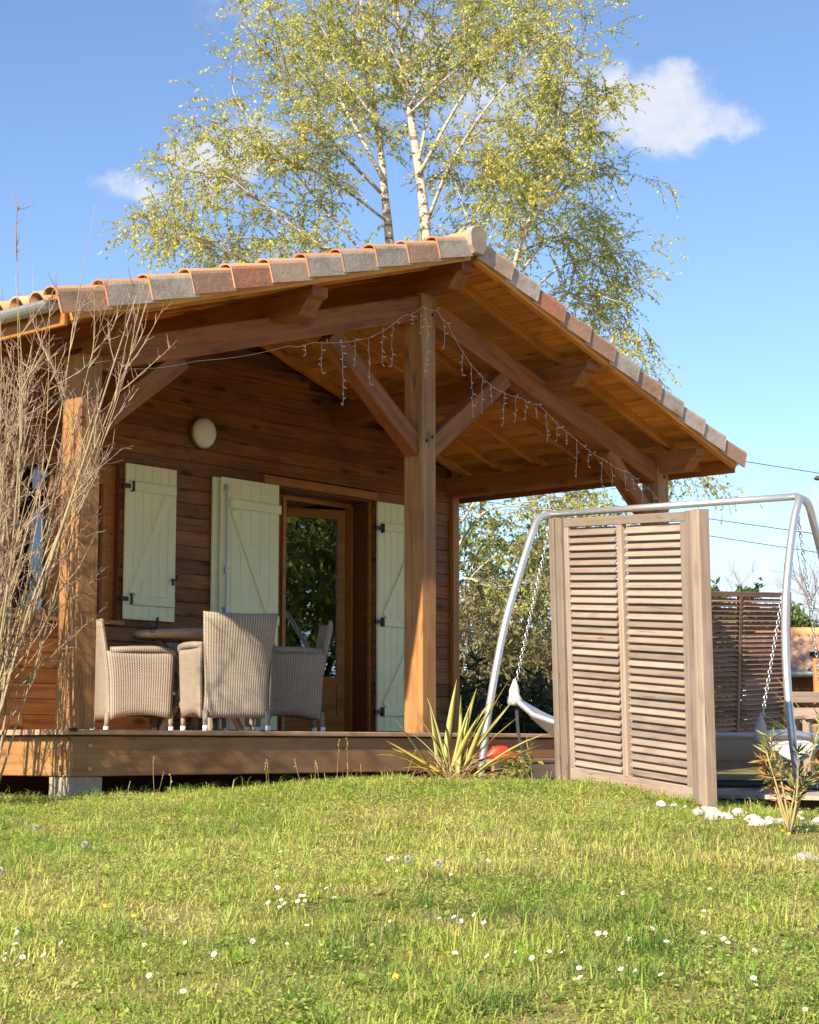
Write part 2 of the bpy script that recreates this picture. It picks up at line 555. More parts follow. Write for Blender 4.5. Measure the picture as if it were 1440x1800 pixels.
def leaf_mat(name, a, b, c=None, tr=0.35, rough=0.5, scale=1.2, useattr=False):
    m, n = newmat(name)
    tc = n.n('ShaderNodeTexCoord').outputs['Object']
    v = n.noise(tc, scale, 3.0, 0.6)
    g = n.n('ShaderNodeNewGeometry')
    ri = g.outputs['Random Per Island']
    f = n.math('ADD', n.math('MULTIPLY', v, 0.5), n.math('MULTIPLY', ri, 0.5))
    stops = [(0.25, a), (0.7, b)] if c is None else [(0.22, a), (0.5, b), (0.78, c)]
    col = n.ramp(f, stops)
    if useattr:
        at = n.n('ShaderNodeAttribute')
        at.attribute_name = 'tint'
        col = n.mix(1.0, col, at.outputs[0], 'MULTIPLY')
    hsv = n.n('ShaderNodeHueSaturation')
    hsv.inputs['Value'].default_value = 1.15
    n.set(hsv.inputs['Color'], col)
    finish(n, col, rough, spec=0.35, trans=(tr, hsv.outputs[0]))
    return m


M_GRASS = leaf_mat('grass_blade', (0.9, 0.9, 0.9), (1.1, 1.1, 1.1), None, 0.45, 0.55, 3.0, True)
M_BIRCHLEAF = leaf_mat('birch_leaf', (0.40, 0.44, 0.09), (0.56, 0.58, 0.14), (0.70, 0.65, 0.24), 0.52, 0.5, 0.7)
M_OLEANDER = leaf_mat('oleander_leaf', (0.020, 0.032, 0.012), (0.042, 0.062, 0.020), (0.07, 0.09, 0.03), 0.2, 0.45, 2.0)
M_BROOM = leaf_mat('broom_leaf', (0.19, 0.18, 0.065), (0.29, 0.265, 0.095), (0.38, 0.32, 0.15), 0.3, 0.7, 0.8)
M_GREENLEAF = leaf_mat('garden_leaf', (0.10, 0.15, 0.03), (0.20, 0.26, 0.045), (0.33, 0.36, 0.07), 0.4, 0.5, 0.7)
M_PINE = leaf_mat('pine_leaf', (0.05, 0.085, 0.02), (0.09, 0.14, 0.03), (0.14, 0.19, 0.05), 0.25, 0.6, 0.8)
M_FLAXG = leaf_mat('flax_green', (0.30, 0.32, 0.09), (0.44, 0.43, 0.13), (0.56, 0.49, 0.18), 0.25, 0.45, 4.0)
M_FLAXY = leaf_mat('flax_yellow', (0.42, 0.33, 0.05), (0.55, 0.42, 0.08), None, 0.25, 0.5, 4.0)
M_DRY = leaf_mat('dry_leaf', (0.36, 0.23, 0.10), (0.55, 0.40, 0.23), None, 0.2, 0.7, 5.0)
M_ORANGE = leaf_mat('withered_leaf', (0.42, 0.13, 0.03), (0.52, 0.23, 0.07), None, 0.25, 0.7, 6.0)
M_OLLIGHT = leaf_mat('young_oleander', (0.24, 0.26, 0.09), (0.36, 0.34, 0.13), (0.46, 0.38, 0.18), 0.25, 0.5, 5.0)
M_STALK = plain('dry_stalk', (0.42, 0.33, 0.15), 0.8)
M_PETAL = plain('daisy_petal', (0.82, 0.78, 0.79), 0.6, trans=(0.25, (0.8, 0.75, 0.75, 1)))
M_YOLK = plain('flower_yellow', (0.80, 0.46, 0.03), 0.6)
M_FLUFF = plain('seed_head', (0.62, 0.60, 0.54), 0.95, noise=0.25, nscale=90, bstr=0.8)
M_PINKTWIG = plain('twig_bark', (0.30, 0.195, 0.15), 0.75, noise=0.3, nscale=7)
M_STEMBARK = plain('stem_bark', (0.34, 0.26, 0.15), 0.75, noise=0.5, nscale=14)
M_GREYBARK = plain('grey_bark', (0.20, 0.155, 0.125), 0.9, noise=0.3, nscale=6)
M_BAREBARK = plain('bare_bark', (0.34, 0.29, 0.27), 0.9, noise=0.2, nscale=2)


def birch_bark():
    m, n = newmat('birch_bark')
    tc = n.n('ShaderNodeTexCoord').outputs['Object']
    a = n.noise(n.vmath('MULTIPLY', tc, (3.0, 3.0, 16.0)), 1.0, 4.0, 0.6)
    f = n.maprange(a, 0.53, 0.62, 0.0, 0.85, True)
    b = n.noise(tc, 2.0, 4.0, 0.6)
    col = n.mix(b, (0.42, 0.34, 0.26, 1), (0.60, 0.52, 0.43, 1))
    col = n.mix(f, col, (0.10, 0.075, 0.06, 1))
    finish(n, col, 0.75, a, 0.3, 0.01)
    return m


M_BIRCH = birch_bark()


def ground_mat():
    m, n = newmat('lawn_soil')
    tc = n.n('ShaderNodeTexCoord').outputs['Object']
    a = n.noise(tc, 3.0, 6.0, 0.65)
    b = n.noise(tc, 60.0, 4.0, 0.7)
    f = n.math('ADD', n.math('MULTIPLY', a, 0.6), n.math('MULTIPLY', b, 0.4))
    col = n.ramp(f, [(0.3, (0.15, 0.14, 0.045)), (0.5, (0.27, 0.235, 0.085)), (0.68, (0.40, 0.31, 0.17))])
    finish(n, col, 0.95, b, 0.8, 0.02, spec=0.1)
    return m


M_GROUND = ground_mat()

# ------------------------------------------------------------------ ground
def cg(X, Z, z):
    """a place given by metres to the side, metres ahead and height -> world"""
    return Vector((CAM.x + FH.x * Z + RT.x * X, CAM.y + FH.y * Z + RT.y * X, z))


def sstep(a, b, x):
    t = np.clip((x - a) / (b - a), 0, 1)
    return t * t * (3 - 2 * t)


def vnoise(x, y, seed=0):
    """cheap value noise, 0..1"""
    xi, yi = np.floor(x).astype(np.int64), np.floor(y).astype(np.int64)
    fx, fy = x - xi, y - yi
    fx, fy = fx * fx * (3 - 2 * fx), fy * fy * (3 - 2 * fy)

    def h(a, b):
        n = (a * 374761393 + b * 668265263 + seed * 974634777) & 0x7fffffff
        n = ((n ^ (n >> 13)) * 1274126177) & 0x7fffffff
        return ((n ^ (n >> 16)) & 0xffff) / 65535.0
    return (h(xi, yi) * (1 - fx) + h(xi + 1, yi) * fx) * (1 - fy) + (h(xi, yi + 1) * (1 - fx) + h(xi + 1, yi + 1) * fx) * fy


def gz(x, y):
    x, y = np.asarray(x, float), np.asarray(y, float)
    dx, dy = x - CAM.x, y - CAM.y
    Z = dx * FH.x + dy * FH.y
    X = dx * RT.x + dy * RT.y
    z = -0.46 - 0.0325 * np.clip(12 - Z, 0, 18)
    z = z + 0.115 * np.exp(-((X - 0.2) / 1.9) ** 2) * sstep(7, 12, Z) * (1 - sstep(18, 26, Z))
    z = z - 0.05 * sstep(1.2, 2.2, X) * sstep(7, 10, Z) * (1 - sstep(13, 18, Z))
    pit = sstep(2.65, 2.95, x) * (1 - sstep(15.5, 16, x)) * (1 - sstep(-0.5, -0.3, y)) * sstep(-7.5, -7, y)
    z = z * (1 - pit) + np.minimum(z, -0.58) * pit
    und = sstep(0.1, 0.5, x) * sstep(0.1, 0.5, y) * (1 - sstep(7, 7.4, x)) * (1 - sstep(9, 9.6, y))
    z = z - 0.42 * und
    near = sstep(60, 20, np.hypot(X, Z))
    z = z + near * (0.05 * (vnoise(x * 0.8, y * 0.8, 3) - 0.5) + 0.022 * (vnoise(x * 2.7, y * 2.7, 5) - 0.5)) * (1 - pit)
    return z


def axis(lo, hi, fine0, fine1, step, grow=1.35):
    a = list(np.arange(fine0, fine1 + 1e-6, step))
    s, v = step, fine1
    while v < hi:
        s *= grow
        v += s
        a.append(v)
    s, v = step, fine0
    while v > lo:
        s *= grow
        v -= s
        a.insert(0, v)
    return np.array(a)


ax_x, ax_z = axis(-700, 700, -7, 10, 0.16), axis(-60, 900, 1, 20, 0.16)
GX, GZ = np.meshgrid(ax_x, ax_z)
wx = CAM.x + FH.x * GZ + RT.x * GX
wy = CAM.y + FH.y * GZ + RT.y * GX
gv = np.stack([wx, wy, gz(wx, wy)], -1).reshape(-1, 3)
nx_, nz_ = len(ax_x), len(ax_z)
idx = np.arange(nx_ * nz_).reshape(nz_, nx_)
gf = np.stack([idx[:-1, :-1], idx[:-1, 1:], idx[1:, 1:], idx[1:, :-1]], -1).reshape(-1)
tag(link('lawn', fastmesh('lawn', gv, gf, 4, M_GROUND, True)), kind='structure')

# ------------------------------------------------------------------ the cabin
W, D = 7.087, 2.647
MX = W / 2
SL = 0.3044
TH = math.atan(SL)
CT, ST = math.cos(TH), math.sin(TH)
OV = 0.4905
zt = lambda d: 3.783 - SL * d
cabin = thing('timber_cabin', (MX, 4.5, -0.4), 'brown timber cabin with a tiled gable porch roof and pale green shutters', 'cabin')


# --- walls: core with openings, then each plank
core = MB()
y0, y1 = D + 0.03, D + 0.2
for (a, b, c, d) in ((0.0, 1.36, -0.95, 2.56), (1.36, 2.55, -0.95, 0.93), (1.36, 2.55, 2.33, 2.56), (2.55, 4.41, -0.95, 2.56), (4.41, 5.80, 2.40, 2.56), (4.41, 5.80, -0.95, -0.02), (5.80, W, -0.95, 2.56)):
    core.box(((a + b) / 2, (y0 + y1) / 2, (c + d) / 2), (b - a, y1 - y0, d - c))
core.prism([(0, 2.56), (W, 2.56), (W, zt(MX) + 0.06), (MX, zt(0) + 0.06), (0, zt(MX) + 0.06)], 'y', y0, y1)
wall = core.build('gable_wall', M_DARKRED, cabin)
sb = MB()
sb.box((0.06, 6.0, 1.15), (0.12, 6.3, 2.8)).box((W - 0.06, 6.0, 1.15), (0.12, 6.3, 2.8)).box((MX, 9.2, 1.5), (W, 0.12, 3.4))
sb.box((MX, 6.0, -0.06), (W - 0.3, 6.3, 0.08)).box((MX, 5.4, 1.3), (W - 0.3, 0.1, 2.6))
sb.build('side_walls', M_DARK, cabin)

PH = 0.126
prof = [(0.016, -0.0628), (0.016, 0.0626), (-0.016, 0.0626), (-0.0225, 0.0575), (-0.023, -0.0575), (-0.019, -0.0615), (-0.008, -0.0628)]
rows = int((zt(0) + 0.02) / PH) + 1
for r in range(-1, rows):
    zb = 0.02 + r * PH
    zm = zb + PH / 2
    half = (zt(0) + 0.045 - (zb + PH)) / SL
    lo, hi = max(0.0, MX - half), min(W, MX + half)
    if hi - lo < 0.3: continue
    spans = [(lo, hi)]
    cuts = []
    if zm < 2.317: cuts.append((4.41, 5.80))
    elif zm < 2.45: cuts.append((4.245, 5.825))
    if 0.93 < zm < 2.33: cuts.append((1.36, 2.55))
    for (ca, cb) in cuts:
        ns = []
        for (a, b) in spans:
            if cb <= a or ca >= b: ns.append((a, b)); continue
            if ca - a > 0.05: ns.append((a, ca))
            if b - cb > 0.05: ns.append((cb, b))
        spans = ns
    for (a, b) in spans:
        pts = [a]
        if b - a > 2.2:
            pts.append(a + (b - a) * random.uniform(0.3, 0.7))
        pts.append(b)
        for p, q in zip(pts[:-1], pts[1:]):
            piece('plank', wall, M_SIDING, (q - p - 0.003, 0.04, PH), ((p + q) / 2, D, zm), (1, 0, 0), (0, 0, 1), profile=prof)
piece('corner_trim', cabin, M_DOOR, (2.95, 0.10, 0.05), (W - 0.05, D - 0.045, 1.15), (0, 0, 1), (0, -1, 0))

# --- timber frame of the porch
SU, SV = 0.173, 0.196
for (x, ztop) in ((SU / 2, 2.50), (W - SU / 2, 2.50)):
    piece('post', cabin, M_POST, (ztop - 0.001, SU, SV), (x, SV / 2, ztop / 2 + 0.001), (0, 0, 1), (0, -1, 0), 0.008)
kp = zt(0) - 0.24
piece('post', cabin, M_POST, (kp, SU, SV), (MX, SV / 2, kp / 2 + 0.001), (0, 0, 1), (0, -1, 0), 0.008)
for (bx, bz) in ((MX - 0.03, 2.33), (MX + 0.04, 2.37), (MX + 0.045, 3.38), (W - 0.08, 2.43), (0.09, 2.40)):
    MB().lathe([(0.0, 0.0), (0.014, 0.0), (0.014, 0.005), (0.008, 0.009), (0.0, 0.010)], 8).build('bolt', M_BLACK, cabin, False, Matrix.Translation((bx, -0.001, bz)) @ Matrix.Rotation(R(90), 4, 'X'))
# principal rafters
for s in (-1, 1):
    d0, d1 = SU / 2 - 0.01, MX - SU + 0.01
    zc = lambda d: 3.345 - 0.288 * d + 0.10
    seg('principal_rafter', cabin, M_BEAM, (MX + s * d0, 0.10, zc(d0)), (MX + s * d1, 0.10, zc(d1)), 0.15, 0.20, bev=0.008)
    # braces
    seg('brace', cabin, M_BEAM, (MX + s * (SU / 2 - 0.02), 0.10, 2.27), (MX + s * 1.09, 0.10, 3.03), 0.13, 0.155, bev=0.006)
    seg('brace', cabin, M_BEAM, (MX + s * (MX - SU + 0.03), 0.10, 1.98), (MX + s * (MX - 0.93), 0.10, 2.58), 0.13, 0.145, bev=0.006)


# purlins and plates with a beaked end
def purlin(x, ztop, wd, ht, name='purlin'):
    ya, yb = -0.41, D + 0.04
    z0 = ztop - ht
    poly = [(ya, ztop), (ya, ztop - 0.07), (ya + 0.05, ztop - 0.085), (ya + 0.14, z0), (yb, z0), (yb, ztop)]
    L = yb - ya
    cy, cz = (ya + yb) / 2, (ztop + z0) / 2
    m = MB()
    m.quadstrip([[(p[0] - cy, sx * wd / 2, p[1] - cz) for p in poly] for sx in (-1, 1)])
    o = link(name, m.mesh(name, M_BEAM), cabin, frame((x, cy, cz), (0, 1, 0)))
    return o


purlin(MX, zt(0) - 0.045, 0.16, 0.20, 'ridge_purlin')
for s in (-1, 1):
    purlin(MX + s * 1.71, zt(1.71) - 0.06, 0.16, 0.20)
    purlin(MX + s * (MX - 0.08), zt(MX - 0.08) - 0.065, 0.16, 0.20, 'wall_plate')

# --- roof: core, soffit boards, rafters, tiles
rc = MB()
for s in (-1, 1):
    d0, d1 = 0.0, 4.04
    rc.quadstrip([[(MX + s * d0, y, zt(d0) + 0.068), (MX + s * d1, y, zt(d1) + 0.068), (MX + s * d1, y, zt(d1) + 0.09), (MX + s * d0, y, zt(d0) + 0.09)] for y in (-0.44, 9.4)])
roof = rc.build('roof', M_SOFFIT, cabin)
for s in (-1, 1):
    nrm = (s * ST, 0, CT)
    step = 0.115 * CT
    d = 0.06
    while d < 4.0:
        piece('soffit_board', roof, M_SOFFIT, (3.12, 0.1135, 0.019), (MX + s * d, -0.45 + 1.56, zt(d) + 0.0555), (0, 1, 0), nrm, 0.006)
        d += step
    for y in (-0.448, -0.05, 0.5, 1.0, 1.5, 2.0, 2.5):
        seg('rafter', roof, M_SOFFIT, (MX + s * 0.05, y, zt(0.05) + 0.006), (MX + s * 4.0, y, zt(4.0) + 0.006), 0.055, 0.078, bev=0.004)
    # eave fascia
    xe = MX + s * 4.03
    piece('eave_fascia', roof, M_DOOR, (9.75, 0.022, 0.135), (xe, -0.44 + 4.88, zt(4.03) + 0.005), (0, 1, 0), (0, 0, 1))
    # gutter
    g = MB()
    rr, gx, gzv = 0.062, MX + s * 4.115, zt(4.115) + 0.105
    arc = [PI + PI * k / 10 for k in range(11)]
    sec = [(rr * math.cos(a), rr * math.sin(a)) for a in arc] + [((rr - 0.006) * math.cos(a), (rr - 0.006) * math.sin(a)) for a in reversed(arc)]
    g.quadstrip([[(gx + p[0], y, gzv + p[1]) for p in sec] for y in (-0.40, 9.3)])
    g.quadstrip([[(gx + p[0], y, gzv + p[1]) for p in [(rr * math.cos(a), rr * math.sin(a)) for a in arc]] for y in (-0.403, -0.398)])
    g.build('gutter', M_ZINC, roof, False)


def verge_mesh(mir):
    r, t = 0.066, 0.013
    out = [(0.0, 0.0), (0.0, 0.128)]
    arc = [PI - PI * k / 8 for k in range(9)]
    out += [(r + r * math.cos(a), 0.132 + r * 0.6 * math.sin(a)) for a in arc[1:]]
    inn = [(r + (r - t) * math.cos(a), 0.132 + (r - t) * 0.6 * math.sin(a)) for a in reversed(arc)]
    sec = out + inn + [(t, 0.0)]
    m = MB()
    rings = []
    for x, o, zz, k in ((-0.018, -0.011, 0.011, 1.06), (0.0, -0.009, 0.009, 1.05), (0.41, 0.002, -0.012, 1.0)):
        rings.append([(x, mir * (p[0] * k + o), p[1] * k + zz) for p in sec])
    m.quadstrip(rings)
    if mir < 0: m.f = [tuple(reversed(f)) for f in m.f]
    me = m.mesh('verge_tile', M_TILE)
    me.materials.append(M_TERRA)
    for p in me.polygons:
        if p.center.z > 0.15: p.material_index = 1
    return me


vm = {s: verge_mesh(1 if s < 0 else -1) for s in (-1, 1)}
for s in (-1, 1):
    for k in range(11):
        d = 4.09 - k * (4.03 / 11)
        xd = (-s * CT, 0, ST)
        nrm = (s * ST, 0, CT)
        link('verge_tile', vm[s], roof, frame((MX + s * d, -OV + random.uniform(-0.004, 0.004), zt(d) + 0.004 + random.uniform(-0.003, 0.004)), xd, nrm) @ Matrix.Rotation(random.gauss(0, 0.012), 4, 'X') @ Matrix.Rotation(random.gauss(0, 0.008), 4, 'Z'))
# barrel tiles at the eave that can be told apart, the field as one mass
bt = MB()
for rr0 in ((0.078, 0.066),):
    arc = [PI * k / 10 for k in range(11)]
    sec = [(rr0[0] * math.cos(a), rr0[0] * math.sin(a)) for a in arc] + [(rr0[1] * math.cos(a), rr0[1] * math.sin(a)) for a in reversed(arc)]
    bt.quadstrip([[(0.0, p[0], p[1]) for p in sec], [(0.4, p[0] * 0.85, p[1] * 0.85 - 0.01) for p in sec]])
btm = bt.mesh('eave_tile', M_TERRA, True)
for s in (-1, 1):
    for k in range(16):
        y = -0.27 + k * 0.205
        link('eave_tile', btm, roof, frame((MX + s * 4.13, y, zt(4.13) + 0.115), (-s * CT, 0, ST), (s * ST, 0, CT)))
fv, ff = [], []
for s in (-1, 1):
    ys = np.arange(-0.38, 9.4, 0.02)
    ds = np.arange(0.05, 4.12, 0.08)
    Y, Dd = np.meshgrid(ys, ds)
    ph = ((Y + 0.27) / 0.205) * 2 * PI
    zz = 3.783 - SL * Dd + 0.12 + 0.045 * np.cos(ph) + 0.018 * ((Dd / 0.37) % 1.0)
    b = len(fv) and sum(len(a) for a in fv)
    fv.append(np.stack([MX + s * Dd, Y, zz], -1).reshape(-1, 3))
    ii = np.arange(Y.size).reshape(Y.shape) + b
    ff.append(np.stack([ii[:-1, :-1], ii[:-1, 1:], ii[1:, 1:], ii[1:, :-1]], -1).reshape(-1))
tag(link('roof_tiles', fastmesh('roof_tiles', np.concatenate(fv), np.concatenate(ff), 4, M_TERRA, True), roof), kind='stuff')
# ridge
rm = MB()
arc = [R(-25) + R(230) * k / 12 for k in range(13)]
ro, ri = 0.108, 0.092
sec = [(ro * math.cos(a), ro * math.sin(a)) for a in arc] + [(ri * math.cos(a), ri * math.sin(a)) for a in reversed(arc)]
rm.quadstrip([[(x, p[0] * k, p[1] * k) for p in sec] for x, k in ((0, 1.06), (0.45, 0.96))])
rmm = rm.mesh('ridge_tile', M_TERRA, True)
for k in range(10):
    link('ridge_tile', rmm, roof, frame((MX, -0.47 + k * 0.42, zt(0) + 0.10), (0, 1, 0)))
rd = MB()
dz = [(0.108 * math.cos(a), 0.085 * math.sin(a)) for a in [R(-10) + R(200) * k / 14 for k in range(15)]]
dz += [(-0.098, -0.09), (-0.06, -0.15), (0.06, -0.15), (0.098, -0.09)]
rd.quadstrip([[(p[0] * k, y, p[1] * k) for p in dz] for y, k in ((-0.035, 0.93), (-0.02, 1.0), (0.02, 1.0))])
rd.build('ridge_end_cap', M_RIDGE, roof, False, Matrix.Translation((MX, -0.49, zt(0) + 0.15)))

# downpipe at the far corner
MB().tube([(7.66, 3.2, 2.60), (7.66, 3.2, 2.50), (7.55, 3.15, 2.42), (7.28, 2.85, 2.28), (7.17, 2.78, 2.16), (7.16, 2.78, 1.9), (7.16, 2.78, -0.2)], 0.045, 10).build('downpipe', M_ZINC, cabin, True)


# --- shutters
def shutter(x, z, wd, ht, nb, battens, braces, y=D - 0.055, rot=0.0, hinges=(), hside=-1):
    M0 = Matrix.Translation((x, y, z)) @ Matrix.Rotation(rot, 4, 'Z')
    c = MB().box((wd / 2, 0.012, ht / 2), (wd - 0.012, 0.012, ht - 0.012))
    sh = link('shutter', c.mesh('shutter', M_SHUT), cabin, M0)
    bw = wd / nb
    for i in range(nb):
        o = piece('board', sh, M_SHUT, (ht, bw - 0.002, 0.024), (0, 0, 0), (0, 0, 1), (0, -1, 0), 0.005)
        o.matrix_basis = M0 @ frame((bw * (i + 0.5), 0.0, ht / 2), (0, 0, 1), (0, -1, 0))
    for (bz, xa, xb) in battens:
        o = piece('batten', sh, M_SHUT, (xb - xa, 0.085, 0.026), (0, 0, 0), (1, 0, 0), (0, -1, 0), 0.006)
        o.matrix_basis = M0 @ frame(((xa + xb) / 2, -0.025, bz), (1, 0, 0), (0, -1, 0))
    for ((xa, za), (xb, zb)) in braces:
        v = Vector((xb - xa, 0, zb - za))
        o = piece('diagonal_brace', sh, M_SHUT, (v.length, 0.075, 0.022), (0, 0, 0), (1, 0, 0), (0, -1, 0), 0.006)
        o.matrix_basis = M0 @ frame(((xa + xb) / 2, -0.0225, (za + zb) / 2), v, (0, -1, 0))
    for hz in hinges:
        m = MB().box((0, 0, 0), (0.10, 0.03, 0.035)).box((-0.055 * -hside * -1, -0.0, 0), (0.025, 0.05, 0.09))
        o = link('hinge', m.mesh('hinge', M_BLACK), sh, M0 @ Matrix.Translation((0 if hside < 0 else wd, -0.02, hz)))
    return sh


s1 = shutter(2.583, 0.967, 0.575, 1.338, 6, [(1.145, 0.03, 0.55), (0.165, 0.03, 0.55)], [((0.09, 0.22), (0.47, 1.09))], hinges=(0.17, 1.14))
MB().box((0, 0, 0), (0.05, 0.03, 0.012)).box((0.02, -0.01, 0.02), (0.012, 0.02, 0.06)).box((-0.02, -0.01, -0.02), (0.012, 0.02, 0.06)).build('latch', M_BLACK, s1, M=Matrix.Translation((2.583 + 0.535, D - 0.095, 1.33)))
s2b = shutter(3.60, 0.04, 0.70, 2.262, 6, [], [], y=D - 0.05)
s2 = shutter(3.655, 0.04, 0.735, 2.262, 6, [(2.03, 0.09, 0.735), (1.0, 0.02, 0.72), (0.25, 0.02, 0.72)], [((0.14, 1.97), (0.60, 1.06)), ((0.14, 0.93), (0.6, 0.31))], y=D - 0.10)
m = MB().tube([(0.05, -0.03, 0.1), (0.05, -0.03, 2.2)], 0.008, 6)
m.box((0.05, -0.035, 1.03), (0.05, 0.04, 0.11)).box((0.05, -0.03, 2.17), (0.04, 0.02, 0.05)).box((0.05, -0.03, 1.42), (0.035, 0.02, 0.06))
m.tube([(0.05, -0.07, 0.97), (0.05, -0.06, 0.93), (0.075, -0.06, 0.91), (0.09, -0.06, 0.95)], 0.008, 6)
link('bolt_rod', m.mesh('bolt_rod', M_ZINC), s2, Matrix.Translation((3.655, D - 0.10, 0.04)))
s3 = shutter(5.817, 0.04, 0.68, 2.265, 7, [(2.02, 0.06, 0.66), (1.07, 0.06, 0.66), (0.19, 0.06, 0.66)], [((0.09, 1.13), (0.60, 1.97)), ((0.09, 0.25), (0.6, 1.01))], hinges=(0.19, 1.07, 2.0))
s4 = shutter(0.75, 0.967, 0.575, 1.338, 6, [(1.145, 0.03, 0.55), (0.165, 0.03, 0.55)], [((0.09, 1.09), (0.47, 0.22))])

# --- door
dr = MB()
lint = piece('lintel', cabin, M_DOOR, (1.575, 0.06, 0.083), (5.035, D - 0.03, 2.3575), (1, 0, 0), (0, 0, 1), 0.006)
fr = MB()
fr.box((4.725, 2.935, 1.15), (0.21, 0.07, 2.30)).box((5.775, 2.935, 1.15), (0.05, 0.07, 2.30)).box((5.29, 2.935, 2.2775), (0.92, 0.066, 0.045))
fr.box((5.29, 2.90, 0.018), (1.0, 0.16, 0.03))
fr.box((4.80, 2.885, 1.15), (0.045, 0.03, 2.25)).box((5.757, 2.885, 1.15), (0.02, 0.03, 2.25))
dfr = fr.build('door_frame', M_DOOR, cabin)
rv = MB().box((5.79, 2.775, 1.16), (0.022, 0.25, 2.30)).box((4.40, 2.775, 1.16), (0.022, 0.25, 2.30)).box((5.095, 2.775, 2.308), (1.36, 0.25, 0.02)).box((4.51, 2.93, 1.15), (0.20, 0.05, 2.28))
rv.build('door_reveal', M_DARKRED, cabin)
MB().box((5.7795, 2.66, 1.16), (0.022, 0.03, 2.29)).build('reveal_bead', M_DOOR, dfr)
MB().box((5.1, 2.80, 0.012), (1.36, 0.28, 0.018)).build('threshold', M_GALV, dfr)
DM = Matrix.Translation((5.74, 2.965, 0.035)) @ Matrix.Rotation(R(180 - 25), 4, 'Z')     # hinged at the far jamb, ajar inwards
lw, lh = 0.87, 2.20
dl = MB()
for (cx, cz, sx, sz) in ((0.04, lh / 2, 0.08, lh), (lw - 0.04, lh / 2, 0.08, lh), (lw / 2, lh - 0.045, lw - 0.16, 0.09), (lw / 2, 0.075, lw - 0.16, 0.15), (lw / 2, 0.50, lw - 0.16, 0.07)):
    dl.box((cx, 0, cz), (sx, 0.05, sz))
door = link('door', dl.mesh('door', M_DOOR), cabin, DM)
link('pane', MB().box((lw / 2, 0.0, 1.3225), (lw - 0.15, 0.008, 1.58)).mesh('pane', M_GLASS), door, DM)
pn = MB().box((lw / 2, 0.0, 0.3075), (lw - 0.16, 0.02, 0.315))
pn.box((lw / 2, 0.018, 0.3075), (lw - 0.28, 0.02, 0.20))
link('door_panel', pn.mesh('door_panel', M_DOOR), door, DM)
link('handle', MB().tube([(lw - 0.05, 0.03, 1.0), (lw - 0.05, 0.07, 1.0), (lw - 0.15, 0.075, 1.0)], 0.009, 8).mesh('handle', M_STEEL, True), door, DM)

# --- window by the shrub
wf = MB()
wy = 2.72
wf.box((1.40, wy, 1.63), (0.08, 0.08, 1.40)).box((2.51, wy, 1.63), (0.08, 0.08, 1.40)).box((1.955, wy, 0.965), (1.03, 0.08, 0.07)).box((1.955, wy, 1.60), (0.12, 0.07, 1.20))
arcp = [(1.44, 2.33)] + [(1.44 + 1.03 * k / 16, 2.10 + 0.14 * math.sin(PI * k / 16)) for k in range(17)] + [(2.47, 2.33)]
wf.prism(arcp, 'y', wy - 0.04, wy + 0.04)
for x in (1.465, 1.875, 2.035, 2.445):
    wf.box((x, wy - 0.01, 1.56), (0.05, 0.05, 1.12))
win = wf.build('window', M_DOOR, cabin)
MB().box((1.955, D + 0.01, 0.93), (1.28, 0.14, 0.035)).build('sill', M_DOOR, win)
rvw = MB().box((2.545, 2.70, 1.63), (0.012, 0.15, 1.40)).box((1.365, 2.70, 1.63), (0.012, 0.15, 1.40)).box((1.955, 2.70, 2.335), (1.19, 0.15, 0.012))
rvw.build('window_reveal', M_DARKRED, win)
for x in (1.67, 2.24):
    MB().box((x, wy + 0.005, 1.58), (0.36, 0.006, 1.16)).build('pane', M_GLASS, win)
    cm = MB()
    rings = []
    for k in range(25):
        xx = x - 0.17 + 0.34 * k / 24
        yy = wy + 0.07 + 0.018 * math.sin(k * 1.35)
        lowz = 1.08 + 0.12 * abs(k - 12) / 12
        rings.append([(xx, yy, 2.2), (xx, yy, 1.62 + 0.03 * math.sin(k)), (xx, yy + 0.01, lowz), (xx, yy + 0.014, lowz), (xx, yy + 0.004, 1.62), (xx, yy + 0.004, 2.2)])
    cm.quadstrip(rings)
    cm.build('curtain', M_LACE, win, True)
MB().box((1.955, 2.95, 1.6), (1.3, 0.02, 1.6)).build('dark_backing', M_DARK, win)  # plain dark sheet standing in for the room behind the curtains

# shutter holdback on the wall below the shutter
MB().tube([(2.93, D - 0.02, 0.90), (2.93, D - 0.09, 0.90), (2.95, D - 0.10, 0.86)], 0.009, 6).box((2.93, D - 0.10, 0.93), (0.02, 0.012, 0.13)).build('shutter_holdback', M_BLACK, cabin)

# ------------------------------------------------------------------ deck
deck = thing('porch_deck', (MX, 1.3, -0.4), 'raised brown timber porch deck with a deep board fascia above the lawn', 'deck')
yb = -0.028
k = 0
while yb < D - 0.05:
    wd = 0.138
    piece('deck_board', deck, M_DECK, (W + 0.065, wd, 0.034), (MX - 0.0325, yb + wd / 2, -0.0185), (1, 0, 0), (0, 0, 1), 0.006)
    yb += wd + 0.005
FH_ = 0.258
piece('fascia_board', deck, M_FASCIA, (W, 0.05, FH_), (MX, 0.026, -0.0365 - FH_ / 2 - 0.008), (1, 0, 0), (0, 0, 1), 0.006)
piece('fascia_board', deck, M_POST, (D + 2.4, 0.05, FH_), (0.026, 0.052 + (D + 2.4) / 2, -0.0365 - FH_ / 2 - 0.008), (0, 1, 0), (0, 0, 1), 0.006)
piece('fascia_board', deck, M_FASCIA, (D, 0.05, FH_), (W - 0.026, 0.052 + D / 2, -0.0365 - FH_ / 2 - 0.008), (0, 1, 0), (0, 0, 1), 0.006)
piece('deck_board', deck, M_DECK, (2.4, 0.10, 0.034), (-0.015, D + 1.2, -0.0185), (0, 1, 0), (0, 0, 1), 0.006)
piece('joist', deck, M_FASCIA, (W - 0.2, 0.06, 0.2), (MX, 1.4, -0.15), (1, 0, 0))
